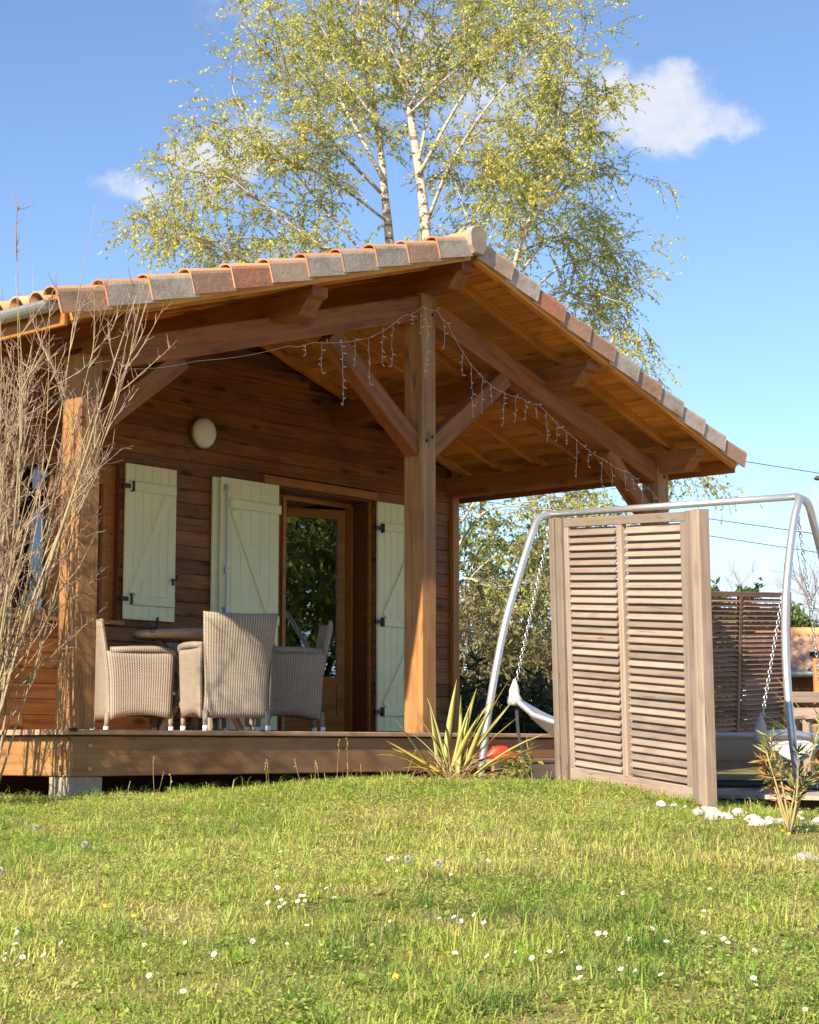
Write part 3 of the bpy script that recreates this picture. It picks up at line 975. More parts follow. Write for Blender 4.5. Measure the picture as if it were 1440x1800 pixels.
for (xx, zz) in ((0.135, -0.105), (0.135, -0.255)):
    MB().lathe([(0.0, 0.0), (0.018, 0.0), (0.02, 0.008), (0.012, 0.018), (0.0, 0.02)], 12).build('dowel_plug', M_DECK, deck, True, Matrix.Translation((xx, 0.002, zz)) @ Matrix.Rotation(R(90), 4, 'X'))
for (yy, zz) in ((0.12, -0.105), (0.12, -0.25)):
    MB().lathe([(0.0, 0.0), (0.018, 0.0), (0.02, 0.008), (0.012, 0.018), (0.0, 0.02)], 12).build('dowel_plug', M_DECK, deck, True, Matrix.Translation((0.002, yy, zz)) @ Matrix.Rotation(R(-90), 4, 'Y'))
MB().box((0, 0, 0), (0.045, 0.04, 0.022)).build('corner_bracket', M_BLACK, deck, M=Matrix.Translation((-0.03, -0.03, -0.004)))
cb = MB().box((0, 0, 0), (0.24, 0.24, 0.30)).box((0, 0, 0.152), (0.20, 0.20, 0.004))
tag(cb.build('concrete_block', M_CONC, None, M=Matrix.Translation((0.135, 0.135, -0.4575))), 'pale concrete footing block under the near deck corner', 'block')
step = thing('deck_step', (5.4, -0.24, -0.5), 'low grey brown timber step along the front of the porch deck', 'step')
piece('tread', step, M_STEP, (3.3, 0.20, 0.03), (5.45, -0.335, -0.225), bev=0.005)
piece('tread', step, M_STEP, (3.3, 0.20, 0.03), (5.45, -0.13, -0.225), bev=0.005)
piece('riser', step, M_STEP, (3.26, 0.03, 0.30), (5.45, -0.415, -0.392), bev=0.004)

# ------------------------------------------------------------------ terrace
terr = tag(thing('garden_terrace', (7.5, -3.2, -0.5), 'grey timber garden terrace beneath the swing bed', 'terrace'))
yb = -6.6
while yb < -0.5:
    piece('terrace_board', terr, M_GREYDECK, (12.2, 0.14, 0.028), (9.1, yb + 0.07, -0.434), bev=0.005)
    yb += 0.146
MB().box((9.1, -3.55, -0.52), (12.0, 6.0, 0.12)).build('terrace_base', M_DARK, terr)

# ------------------------------------------------------------------ wall lamp
lampt = thing('wall_lamp', (3.45, D - 0.03, 2.68), 'oval white glass bulkhead lamp on the plank wall', 'lamp')
def oval(rx, rz, prof):
    m = MB()
    m.quadstrip([[(rx * k * math.cos(2 * PI * j / 32), y, rz * k * math.sin(2 * PI * j / 32)) for j in range(32)] for (k, y) in prof])
    return m
LM = Matrix.Translation((3.46, D - 0.027, 2.68))
link('lamp_base', oval(0.135, 0.145, [(1.0, 0.0), (1.0, -0.028), (0.97, -0.032)]).mesh('lamp_base', M_LAMPB, True), lampt, LM)
link('lamp_shade', oval(0.127, 0.138, [(0.98, -0.031), (1.0, -0.05), (0.96, -0.075), (0.82, -0.10), (0.55, -0.117), (0.25, -0.124), (0.02, -0.126)]).mesh('lamp_shade', M_LAMP, True), lampt, LM)

# ------------------------------------------------------------------ icicle lights along the gable
sl_ = thing('icicle_lights', (MX, -0.03, 3.3), 'unlit icicle string lights draped along the gable beams and post', 'string lights')
wpts = [(0.30, 2.40), (1.0, 2.57), (1.9, 2.83), (2.15, 2.90), (2.8, 3.05), (3.2, 3.30), (3.45, 3.42), (3.62, 3.42), (3.75, 3.33), (4.05, 3.05), (4.35, 2.90), (4.75, 2.86), (5.0, 2.84), (5.5, 2.62), (6.0, 2.47), (6.4, 2.40), (6.75, 2.27), (7.0, 2.16)]
fine_pts = []
for (a, b) in zip(wpts[:-1], wpts[1:]):
    nn = max(2, int(abs(b[0] - a[0]) / 0.08))
    for k in range(nn):
        t = k / nn
        fine_pts.append((a[0] + (b[0] - a[0]) * t, -0.022 + random.uniform(-0.004, 0.004), a[1] + (b[1] - a[1]) * t - 0.02 * math.sin(PI * t)))
MB().tube(fine_pts, 0.0017, 4).build('cable', M_WIRE, sl_, True)
bulbs = MB()
drops = [(2.08, 0.1), (2.25, 0.30), (2.48, 0.62), (2.62, 0.26), (2.78, 0.44), (2.95, 0.34), (3.08, 0.45), (3.3, 0.12), (3.40, 0.25), (3.47, 0.72), (3.7, 0.30), (3.95, 0.26), (4.05, 0.55), (4.2, 0.38), (4.32, 0.2), (4.5, 0.36), (4.66, 0.28), (4.8, 0.22), (4.95, 0.16), (5.1, 0.34),
         (5.25, 0.22), (5.4, 0.16), (5.55, 0.42), (5.75, 0.2), (5.95, 0.5), (6.08, 0.28), (6.3, 0.22), (6.45, 0.15), (6.6, 0.26), (6.78, 0.2), (6.95, 0.26), (7.02, 0.3)]
def wire_z(x):
    for a, b in zip(wpts[:-1], wpts[1:]):
        if a[0] <= x <= b[0]: return a[1] + (b[1] - a[1]) * (x - a[0]) / (b[0] - a[0])
    return 2.2
for (x, ln) in drops:
    ln *= 0.82
    zz = wire_z(x)
    pts, xx, yy = [], x, -0.026
    nn = max(3, int(ln / 0.05))
    for k in range(nn + 1):
        pts.append((xx, yy, zz - ln * k / nn))
        xx += random.uniform(-0.012, 0.012)
        yy += random.uniform(-0.004, 0.004)
    MB().tube(pts, 0.0015, 4).build('strand', M_WIRE, sl_, True)
    for k in range(1, nn + 1):
        if random.random() < 0.8:
            p = Vector(pts[k])
            d = Vector((random.choice((-1, 1)) * random.uniform(0.6, 1), random.uniform(-0.5, 0.1), random.uniform(-0.6, 0.5))).normalized()
            bulbs.tube([p, p + d * 0.012, p + d * 0.034], [0.002, 0.0036, 0.0024], 5)
for k in range(6, len(fine_pts), 2):
    p = Vector(fine_pts[k])
    if p.x < 2.0: continue
    d = Vector((random.uniform(-1, 1), -0.4, random.uniform(-0.6, 0.9))).normalized()
    bulbs.tube([p, p + d * 0.012, p + d * 0.032], [0.002, 0.0036, 0.0024], 5)
tag(bulbs.build('bulbs', M_WIRE, sl_, True), kind='stuff')


# ------------------------------------------------------------------ wicker furniture
def slab(fn, nu, nv, th, name, mat, parent, M):
    """curved panel: fn(a, b) -> point for a, b in 0..1; woven on both faces; uv in metres"""
    m = MB()
    m.uv = []
    P = [[Vector(fn(i / nu, j / nv)) for j in range(nv + 1)] for i in range(nu + 1)]
    lu = sum((P[i + 1][nv // 2] - P[i][nv // 2]).length for i in range(nu))
    lv = sum((P[nu // 2][j + 1] - P[nu // 2][j]).length for j in range(nv))
    def nrm(i, j):
        a = P[min(i + 1, nu)][j] - P[max(i - 1, 0)][j]
        b = P[i][min(j + 1, nv)] - P[i][max(j - 1, 0)]
        return a.cross(b).normalized()
    for sgn in (1, -1):
        for i in range(nu + 1):
            for j in range(nv + 1):
                e = 1.0
                if i in (0, nu) or j in (0, nv): e = 0.45
                m.v.append(tuple(P[i][j] + nrm(i, j) * sgn * th / 2 * e))
                m.uv.append((lu * i / nu, lv * j / nv))
    o = (nu + 1) * (nv + 1)
    ix = lambda i, j: i * (nv + 1) + j
    for i in range(nu):
        for j in range(nv):
            m.f.append((ix(i, j), ix(i + 1, j), ix(i + 1, j + 1), ix(i, j + 1)))
            m.f.append((o + ix(i, j), o + ix(i, j + 1), o + ix(i + 1, j + 1), o + ix(i + 1, j)))
    for i in range(nu):
        m.f.append((ix(i, 0), o + ix(i, 0), o + ix(i + 1, 0), ix(i + 1, 0)))
        m.f.append((ix(i, nv), ix(i + 1, nv), o + ix(i + 1, nv), o + ix(i, nv)))
    for j in range(nv):
        m.f.append((ix(0, j), ix(0, j + 1), o + ix(0, j + 1), o + ix(0, j)))
        m.f.append((ix(nu, j), o + ix(nu, j), o + ix(nu, j + 1), ix(nu, j + 1)))
    me = m.mesh(name, mat, True)
    return link(name, me, parent, M)


def make_chair(loc, ang, label):
    """faces its local +x"""
    t = thing('wicker_chair', (loc[0], loc[1], 0.002), label, 'chair', 'wicker chairs round the porch table', ang)
    M0 = WM[t.name]
    lean = lambda z: -0.275 - 0.02 * (z / 0.5) - 0.15 * max(0, z - 0.42) ** 1.25
    for s in (-1, 1):
        def side(a, b, s=s):
            zb = 0.10 + 0.035 * math.sin(PI * a) + 0.01 * a
            ztop = 0.655 - 0.012 * (1 - a)
            z = zb + (ztop - zb) * b
            x = lean(z) * (1 - a) + (0.240 - 0.02 * (1 - b)) * a
            y = s * (0.275 + 0.018 * b - 0.012 * math.sin(PI * a))
            return (x, y, z)
        slab(side, 14, 10, 0.042, 'side_panel', M_WICK, t, M0)
        m = MB().tube([(-0.29, s * 0.288, 0.652), (-0.1, s * 0.292, 0.661), (0.12, s * 0.292, 0.663), (0.222, s * 0.29, 0.655), (0.243, s * 0.288, 0.62)], [0.024, 0.027, 0.029, 0.029, 0.022], 8)
        m.uv = [(p[0], p[1] * 3) for p in m.v]
        link('armrest', m.mesh('armrest', M_WICK, True), t, M0)
    def back(a, b):
        z = 0.105 + (0.90 - 0.105 - 0.012 * math.sin(PI * a)) * b
        hw = 0.262 - 0.012 * math.sin(PI * min(1, b * 1.6)) + 0.035 * b ** 2
        bow = 0.03 * math.sin(PI * a) * (0.3 + b)
        return (lean(z) - bow + 0.012, -hw + 2 * hw * a, z)
    slab(back, 14, 16, 0.045, 'backrest', M_WICK, t, M0)
    slab(lambda a, b: (-0.27 + 0.50 * a, -0.265 + 0.53 * b, 0.43 + 0.01 * math.sin(PI * b)), 8, 8, 0.06, 'seat', M_WICK, t, M0)
    slab(lambda a, b: (0.220 - 0.01 * math.sin(PI * b), -0.265 + 0.53 * a, 0.12 + 0.30 * b), 8, 6, 0.04, 'apron', M_WICK, t, M0)
    for (x, y) in ((0.218, 0.262), (0.218, -0.262), (-0.29, 0.25), (-0.29, -0.25)):
        m = MB().tube([(x, y, 0.16), (x + (0.004 if x > 0 else -0.012), y, 0.03)], [0.021, 0.019], 8)
        m.uv = [(p[0] * 3, p[2]) for p in m.v]
        lg = link('leg', m.mesh('leg', M_WICK, True), t, M0)
        link('foot', MB().tube([(x + (0.004 if x > 0 else -0.012), y, 0.045), (x + (0.005 if x > 0 else -0.014), y, 0.0)], [0.0215, 0.021], 8).mesh('foot', M_FOOT, True), lg, M0)
    return t


TBL = (2.70, 1.72)
make_chair((2.30, 2.07), R(-27), 'sunlit wicker armchair seen from its side beside the timber corner post')
make_chair((2.27, 1.00), math.atan2(0.90, 0.42), 'wicker armchair with its tall back turned to the lawn, half in shadow')
make_chair((3.14, 1.24), math.atan2(0.62, -0.78), 'shaded wicker armchair in front of the glazed door')
make_chair((3.05, 2.26), math.atan2(-0.84, -0.54), 'wicker armchair behind the round table, only its back top showing')
tb = thing('wicker_table', (TBL[0], TBL[1], 0.0), 'round wicker dining table between the wicker armchairs', 'table')
MT = WM[tb.name]
m = MB().lathe([(0.0, 0.758), (0.50, 0.758), (0.56, 0.764), (0.585, 0.782), (0.588, 0.80), (0.57, 0.816), (0.52, 0.822), (0.0, 0.822)], 48)
m.uv = [(math.atan2(p[1], p[0]) * 0.585, math.hypot(p[0], p[1]) + p[2]) for p in m.v]
link('table_top', m.mesh('table_top', M_WICK, True), tb, MT)
for k in range(4):
    a = PI / 4 + k * PI / 2 + 0.25
    pts = [(r_ * math.cos(a), r_ * math.sin(a), z) for (r_, z) in ((0.36, 0.755), (0.30, 0.66), (0.20, 0.52), (0.17, 0.40), (0.22, 0.22), (0.32, 0.04), (0.33, 0.0))]
    m = MB().tube(pts, [0.03, 0.03, 0.03, 0.032, 0.032, 0.03, 0.026], 8)
    m.uv = [(p[0] * 3, p[2]) for p in m.v]
    link('leg', m.mesh('leg', M_WICK, True), tb, MT)
m = MB().lathe([(0.0, 0.20), (0.24, 0.20), (0.25, 0.225), (0.24, 0.25), (0.0, 0.25)], 24)
m.uv = [(p[0], p[1]) for p in m.v]
link('lower_shelf', m.mesh('lower_shelf', M_WICK, True), tb, MT)


# ------------------------------------------------------------------ louvred screens
def louvre(BL, BR, TL, wd, ht, n, cols, label, mat, posts, tilt=54):
    M0 = frame(BL, Vector(BR) - Vector(BL), Vector(TL) - Vector(BL))
    t = tag(link('louvre_screen', None, None, M0), label, 'screen', 'louvred timber garden screens')
    def pc(name, size, c, xd, zd=(0, -1, 0), b=0.004):
        o = piece(name, t, mat, size, (0, 0, 0), xd, zd, b)
        o.matrix_basis = M0 @ frame(c, xd, zd)
        return o
    for (x0, x1, dp, z0, z1) in posts:
        pc('post', (z1 - z0, x1 - x0, dp), ((x0 + x1) / 2, 0, (z0 + z1) / 2), (0, 0, 1), b=0.008)
    x_lo, x_hi = cols[0][0] - 0.055, cols[-1][1] + 0.055
    for (z, h) in ((ht - 0.035, 0.06), (0.055, 0.09)):
        pc('rail', (x_hi - x_lo - 0.002, h, 0.042), ((x_lo + x_hi) / 2, 0.0, z), (1, 0, 0))
    sx = [cols[0][0] - 0.028] + [(a[1] + b[0]) / 2 for a, b in zip(cols[:-1], cols[1:])] + [cols[-1][1] + 0.028]
    for x in sx:
        pc('stile', (ht - 0.065 - 0.1, 0.054, 0.046), (x, 0.0, (0.1 + ht - 0.065) / 2), (0, 0, 1))
    pitch = (ht - 0.075 - 0.115) / n
    ca, sa = math.cos(R(tilt)), math.sin(R(tilt))
    for (a, b) in cols:
        for k in range(n):
            tj = R(tilt + random.uniform(-3, 3))
            o = pc('slat', (b - a - 0.004, 0.063, 0.011), (0, 0, 0), (1, 0, 0), (0, -1, 0), 0.003)
            o.matrix_basis = M0 @ Matrix.Translation(((a + b) / 2, -0.002, 0.115 + pitch * (k + 0.5))) @ Matrix.Rotation(tj, 4, 'X')
    return t


louvre((2.818, -1.785, -0.33), (2.171, -3.40, -0.47), (2.648, -1.87, 1.458), 1.747, 1.80, 32, [(0.235, 0.795), (0.905, 1.525)],
       'tall weathered louvred screen standing on the lawn in front of the swing bed', M_TEAK,
       [(0.0, 0.062, 0.07, -0.02, 1.80), (0.068, 0.145, 0.05, -0.02, 1.80), (1.585, 1.66, 0.06, -0.04, 1.80), (1.665, 1.747, 0.088, -0.05, 1.805)])
louvre((9.36, 1.345, -0.42), (11.50, 1.29, -0.31), (9.25, 1.18, 1.58), 2.143, 2.0, 33, [(0.11, 1.02), (1.13, 2.04)],
       'darker brown louvred screen at the far side of the terrace', M_TEAK2,
       [(0.0, 0.05, 0.07, -0.05, 2.0), (2.10, 2.15, 0.07, -0.05, 2.0)], tilt=38)

# ------------------------------------------------------------------ swing bed
A = Vector((4.164, -0.685, 1.735))
B = Vector((4.542, -2.792, 1.735))
T_ = (B - A).normalized()
NN = Vector((T_.y, -T_.x, 0))
sw = thing('swing_bed', ((A + B) / 2).to_tuple()[:2] + (-0.42,), 'silver tubular swing bed frame with a chain hung hammock', 'swing')
def bez(pts, n=6):
    """smooth curve through points (Catmull-Rom)"""
    P = [Vector(p) for p in pts]
    P = [P[0] * 2 - P[1]] + P + [P[-1] * 2 - P[-2]]
    out = []
    for i in range(1, len(P) - 2):
        for k in range(n):
            t = k / n
            a, b, c, d = P[i - 1], P[i], P[i + 1], P[i + 2]
            out.append(0.5 * ((2 * b) + (c - a) * t + (2 * a - 5 * b + 4 * c - d) * t * t + (-a + 3 * b - 3 * c + d) * t ** 3))
    out.append(P[-2])
    return out
MB().tube([A + T_ * 0.05, B - T_ * 0.05], 0.027, 14).build('top_tube', M_STEEL, sw, True)
legp = [(0.0, 1.735), (0.10, 1.69), (0.22, 1.55), (0.40, 1.25), (0.585, 0.88), (0.70, 0.50), (0.77, 0.10), (0.79, -0.25), (0.79, -0.40)]
for (P0, sg) in ((A, -1), (B, 1)):
    for side in (1, -1):
        pts = []
        for (n_, z) in legp:
            out = 0.17 * ((1.735 - z) / 2.1) ** 1.6
            pts.append(Vector((P0.x, P0.y, 0)) + NN * (n_ * side) + T_ * (sg * out - sg * 0.05 * (1 - min(1, n_ / 0.1))) + Vector((0, 0, z)))
        MB().tube(bez(pts), 0.029, 12).build('leg', M_STEEL, sw, True)
    f0 = Vector((P0.x, P0.y, -0.385)) + T_ * (sg * 0.17)
    MB().tube([f0 + NN * 0.83, f0 - NN * 0.83], 0.03, 10).build('base_tube', M_NAVY, sw, True)
fa, fb = Vector((A.x, A.y, -0.385)) - T_ * 0.17, Vector((B.x, B.y, -0.385)) + T_ * 0.17
MB().tube([fa - NN * 0.0, fb - NN * 0.0], 0.03, 10).build('base_tube', M_NAVY, sw, True)
MB().tube([fb - NN * 0.83, fb - NN * 0.83 + Vector((0.0, -1.2, 0))], 0.03, 10).build('base_tube', M_NAVY, sw, True)


def chain(p0, p1):
    p0, p1 = Vector(p0), Vector(p1)
    L = (p1 - p0).length
    n = int(L / 0.032)
    d = (p1 - p0).normalized()
    a = d.orthogonal().normalized()
    b = d.cross(a)
    m = MB()
    for k in range(n):
        c = p0 + d * (L * (k + 0.5) / n)
        s_ = a if k % 2 else b
        lp = []
        for j in range(8):
            t = 2 * PI * j / 8
            lp.append(c + d * (0.0215 * math.cos(t)) + s_ * (0.011 * math.sin(t)))
        lp.append(lp[0])
        m.tube(lp, 0.0038, 4, False)
    return tag(m.build('chain', M_GALV, sw, True), kind='stuff')


zc_ = Vector((0, 0, 1))
CA1 = Vector((3.58, -0.82, 0.30))
CB1 = Vector((3.929, -2.739, 0.01))
CA2 = A - NN * 0.62 + T_ * 0.05 + Vector((0, 0, 0.12 - 1.735))
CB2 = B - NN * 0.55 + T_ * -0.05 + Vector((0, 0, -0.02 - 1.735))
for (P0, sg, c1, c2) in ((A, 1, CA1, CA2), (B, -1, CB1, CB2)):
    hk = P0 + T_ * (sg * 0.05) + Vector((0, 0, -0.03))
    ring = [hk + Vector((0, 0, -0.035)) + (NN * math.cos(t) * 0.022 + Vector((0, 0, 1)) * math.sin(t) * 0.035) for t in [2 * PI * j / 12 for j in range(13)]]
    MB().tube(ring, 0.006, 6, False).build('hook', M_GALV, sw, True)
    chain(hk + Vector((0, 0, -0.06)), c1 + Vector((0, 0, 0.03)))
    chain(hk + Vector((0, 0, -0.06)), c2 + Vector((0, 0, 0.03)))
# bed: two long curved rails, two end tubes, a sagging sling
def rail(c1, c2, dip):
    pts = []
    for k in range(13):
        t = k / 12
        p = c1.lerp(c2, t)
        pts.append(p + Vector((0, 0, -dip * (math.sin(PI * t ** 0.55)) - 0.05)))
    return pts
r1, r2 = rail(CA1, CB1, 0.14), rail(CA2, CB2, 0.14)
MB().tube([r1[0] - T_ * 0.05] + r1 + [r1[-1] + T_ * 0.05], 0.024, 10).build('bed_rail', M_STEEL, sw, True)
MB().tube(r2, 0.024, 10).build('bed_rail', M_STEEL, sw, True)
MB().tube(bez([CA1 - Vector((0, 0, 0.05)), (CA1 + CA2) / 2 - Vector((0, 0, 0.10)), CA2 - Vector((0, 0, 0.05))]), 0.022, 10).build('end_tube', M_STEEL, sw, True)
MB().tube(bez([CB1 - Vector((0, 0, 0.04)), (CB1 + CB2) / 2 - Vector((0, 0, 0.02)), CB2 - Vector((0, 0, 0.05))]), 0.034, 10).build('end_tube', M_STEEL, sw, True)
sm = MB()
rings = []
for i in range(13):
    row, under = [], []
    for j in range(11):
        v = j / 10
        p = r1[i].lerp(r2[i], v) + Vector((0, 0, 0.012 - 0.17 * math.sin(PI * v)))
        row.append(p)
        under.append(p - Vector((0, 0, 0.006)))
    rings.append(row + list(reversed(under)))
sm.quadstrip(rings)
sm.build('sling', M_SLING, sw, True)
for c in (CA1, CB1, CA2, CB2):
    m = MB()
    rg = []
    for (h, r_) in ((0.10, 0.012), (0.06, 0.024), (0.02, 0.036), (-0.02, 0.045), (-0.06, 0.053), (-0.09, 0.05), (-0.10, 0.03)):
        rg.append([c + Vector((r_ * (1 + 0.25 * math.sin(3 * a + h * 40)) * math.cos(a), r_ * (1 + 0.25 * math.cos(2 * a + h * 60)) * math.sin(a), h)) for a in [2 * PI * j / 12 for j in range(12)]])
    m.quadstrip(rg)
    m.build('corner_wrap', M_CLOTH, sw, True)
strap = MB()
sp = [CA1 + Vector((0.02, 0, -0.08)), CA1 + Vector((0.03, -0.02, -0.35)), CA1 + Vector((0.06, -0.1, -0.62)), CA1 + Vector((0.05, -0.12, -0.68))]
strap.quadstrip([[p - T_ * 0.013, p + T_ * 0.013, p + T_ * 0.013 + NN * 0.004, p - T_ * 0.013 + NN * 0.004] for p in bez(sp)])
strap.build('hanging_strap', M_STRAP, sw)


# ------------------------------------------------------------------ plants and trees
class Leaves:
    def __init__(s):
        s.p, s.d, s.s = [], [], []

    def add(s, p, d, size):
        s.p.append(tuple(p))
        s.d.append(tuple(d))
        s.s.append(size)

    def mesh(s, name, mat, wratio=0.62, fold=True):
        P, Dv, Sz = np.array(s.p), np.array(s.d), np.array(s.s)[:, None]
        Dv = Dv / np.maximum(np.linalg.norm(Dv, axis=1, keepdims=True), 1e-6)
        rv = rng.normal(size=P.shape)
        side = np.cross(Dv, rv)
        side /= np.maximum(np.linalg.norm(side, axis=1, keepdims=True), 1e-6)
        nr = np.cross(Dv, side)
        v0 = P
        v1 = P + Dv * Sz * 0.42 + side * Sz * wratio / 2 + nr * Sz * 0.06
        v2 = P + Dv * Sz
        v3 = P + Dv * Sz * 0.42 - side * Sz * wratio / 2 + nr * Sz * 0.06
        V = np.stack([v0, v1, v2, v3], 1).reshape(-1, 3)
        F = np.arange(len(V), dtype=np.int32)
        return fastmesh(name, V, F, 4, mat)


def rnd_dir(up=0.0, flat=1.0):
    a = random.uniform(0, 2 * PI)
    return Vector((math.cos(a) * flat, math.sin(a) * flat, up)).normalized()


def wander(p, d, L, n, jit, grav):
    pts = [Vector(p)]
    d = Vector(d).normalized()
    for k in range(n):
        d = (d + Vector((random.gauss(0, jit), random.gauss(0, jit), random.gauss(0, jit) + grav))).normalized()
        pts.append(pts[-1] + d * (L / n))
    return pts


def along(pts, t):
    f = t * (len(pts) - 1)
    i = min(int(f), len(pts) - 2)
    return pts[i].lerp(pts[i + 1], f - i), (pts[i + 1] - pts[i]).normalized()


def leafy_branch(m, lv, p, d, L, leaf, ntw, twl, gap, droop=-0.12, r0=0.012):
    pts = wander(p, d, L, 6, 0.14, -0.02)
    m.tube(pts, [r0 * (1 - 0.75 * k / 6) for k in range(7)], 4, False)
    for k in range(ntw):
        q, dq = along(pts, random.uniform(0.15, 1.0))
        td = (dq * 0.6 + Vector((random.gauss(0, 0.55), random.gauss(0, 0.55), random.gauss(-0.1, 0.45)))).normalized()
        tl = twl * random.uniform(0.5, 1.3)
        tp = wander(q, td, tl, 5, 0.10, droop)
        m.tube(tp, [0.004, 0.0036, 0.003, 0.0026, 0.002, 0.0015], 3, False)
        nl = int(tl / gap)
        for j in range(nl):
            c, dc = along(tp, random.uniform(0.08, 1))
            lv.add(c, dc * 0.3 + Vector((random.gauss(0, 0.6), random.gauss(0, 0.6), random.gauss(-0.5, 0.5))), leaf * random.choice((0.5, 0.7, 0.9, 1.0, 1.25, 1.5)))
    for j in range(int(L / gap * 0.6)):
        c, dc = along(pts, random.uniform(0.1, 1))
        lv.add(c + Vector((random.gauss(0, 0.02), random.gauss(0, 0.02), random.gauss(0, 0.02))), rnd_dir(random.uniform(-1, 0.4)), leaf * random.uniform(0.6, 1.2))


# --- the birch behind the porch (two stems and a side stem)
birch = thing('birch_tree', cg(0.0, 22, -0.45), 'tall white barked birch tree with sparse fresh leaves behind the cabin', 'tree')
bm, tw, lv = MB(), MB(), Leaves()
def C3(L, dz=0.0, z0=0.0):
    n = len(L) - 1
    fx = lambda a: 1.6 + (a - 1.6) * 0.66 if a > 1.6 else -1.5 + (a + 1.5) * 1.18 if a < -1.5 else a
    return [cg(fx(a), 22 + z0 + dz * k / n, c) for k, (a, c) in enumerate(L)]
stems = [C3([(0.42, -0.5), (0.40, 2.0), (0.33, 4.5), (0.2, 6.35), (0.16, 6.86), (0.06, 7.6), (-0.04, 8.28), (-0.12, 8.96), (-0.22, 10.25), (-0.25, 12.0), (-0.2, 13.2)], 0.6),
         C3([(-0.02, -0.5), (-0.06, 2.0), (-0.15, 4.5), (-0.25, 6.26), (-0.32, 7.01), (-0.37, 7.6), (-0.47, 8.35), (-0.58, 9.18), (-0.69, 10.25), (-0.9, 12.2)], 1.2, 0.3),
         C3([(0.30, -0.5), (0.42, 2.2), (0.95, 4.4), (1.32, 5.87), (1.61, 6.64), (1.86, 7.31), (2.1, 8.2)], -0.8)]
for st, r0, r1_ in zip(stems, (0.105, 0.095, 0.06), (0.012, 0.012, 0.008)):
    sp_ = bez(st, 5)
    bm.tube(sp_, [r0 + (r1_ - r0) * (k / (len(sp_) - 1)) ** 0.8 for k in range(len(sp_))], 9)
limbs = [([(-0.32, 7.01), (-0.79, 8.05), (-1.16, 8.88), (-1.52, 9.6)], 0.045), ([(-0.36, 6.86), (-0.93, 7.34), (-1.37, 7.9), (-1.95, 8.5)], 0.038),
         ([(-0.2, 5.2), (-0.57, 5.76), (-1.18, 6.09), (-1.79, 6.53), (-2.2, 6.8), (-2.6, 6.6)], 0.042), ([(-0.16, 4.7), (-0.95, 5.47), (-1.9, 5.8), (-2.5, 6.05), (-2.8, 5.95)], 0.04),
         ([(-0.18, 5.6), (-1.0, 6.5), (-1.6, 7.2), (-1.9, 7.5)], 0.03), ([(-0.2, 5.0), (-1.0, 5.4), (-1.8, 5.5), (-2.5, 5.6)], 0.03),
         ([(0.11, 7.08), (0.58, 7.9), (1.01, 8.5), (1.65, 9.3)], 0.042), ([(0.2, 6.42), (0.5, 7.08), (0.93, 7.68), (1.6, 8.4)], 0.042),
         ([(1.55, 6.5), (2.22, 6.95), (2.7, 7.2)], 0.026), ([(1.40, 6.1), (2.43, 6.5), (3.05, 6.65)], 0.028),
         ([(1.15, 4.9), (1.99, 5.6), (2.6, 5.45), (3.1, 5.1), (3.35, 4.7)], 0.032), ([(0.95, 3.9), (1.7, 4.4), (2.5, 4.5), (3.0, 4.1), (3.2, 3.5)], 0.03),
         ([(0.9, 3.3), (1.5, 3.6), (2.3, 3.8), (2.9, 3.4)], 0.028), ([(1.2, 5.2), (2.0, 5.9), (2.8, 6.1), (3.3, 6.2)], 0.028),
         ([(0.45, 1.7), (0.7, 1.95), (1.04, 1.84), (1.67, 1.95)], 0.04), ([(0.5, 2.2), (0.9, 2.75), (1.3, 2.85), (1.9, 2.7)], 0.03),
         ([(0.6, 2.6), (1.0, 3.1), (1.6, 3.2), (2.1, 2.9)], 0.028), ([(0.12, 7.3), (0.3, 8.3), (0.6, 9.2), (0.9, 10.0)], 0.03),
         ([(-0.5, 8.6), (-0.8, 9.3), (-1.0, 10.1)], 0.025), ([(0.0, 8.0), (0.4, 8.8), (1.0, 9.6)], 0.028), ([(-0.12, 8.9), (0.2, 9.6), (0.6, 10.6)], 0.025),
         ([(0.22, 6.0), (0.8, 6.6), (1.1, 7.3), (1.5, 7.8)], 0.03), ([(-0.3, 6.5), (-0.8, 6.8), (-1.3, 7.0), (-2.0, 7.1)], 0.028),
         ([(-0.16, 4.9), (-1.0, 5.2), (-1.9, 5.45), (-2.7, 5.75)], 0.028), ([(-0.22, 5.8), (-1.1, 6.2), (-2.0, 6.35), (-2.6, 6.3)], 0.026), ([(0.14, 6.9), (0.55, 7.4), (1.0, 7.6), (1.5, 7.5)], 0.026), ([(0.0, 7.9), (0.5, 8.3), (1.1, 8.6), (1.7, 8.6)], 0.026), ([(1.5, 6.3), (1.2, 6.9), (0.9, 7.3)], 0.02), ([(1.6, 6.7), (2.1, 7.5), (2.5, 7.6)], 0.022), ([(-0.4, 7.8), (-0.9, 8.6), (-1.1, 9.3)], 0.022), ([(0.25, 5.9), (0.7, 6.2), (1.1, 6.3)], 0.024), ([(1.3, 5.7), (1.9, 6.3), (2.4, 6.2)], 0.022), ([(1.0, 4.6), (1.6, 5.1), (2.2, 5.0)], 0.022), ([(0.0, 8.3), (-0.3, 8.9), (-0.35, 9.6)], 0.02), ([(1.2, 5.3), (1.7, 5.2), (2.3, 5.6), (2.9, 5.7)], 0.022),
         ([(1.7, 6.9), (2.0, 7.7), (2.2, 8.3), (2.5, 8.9)], 0.022), ([(1.9, 7.4), (2.4, 7.9), (2.75, 8.0)], 0.02)]
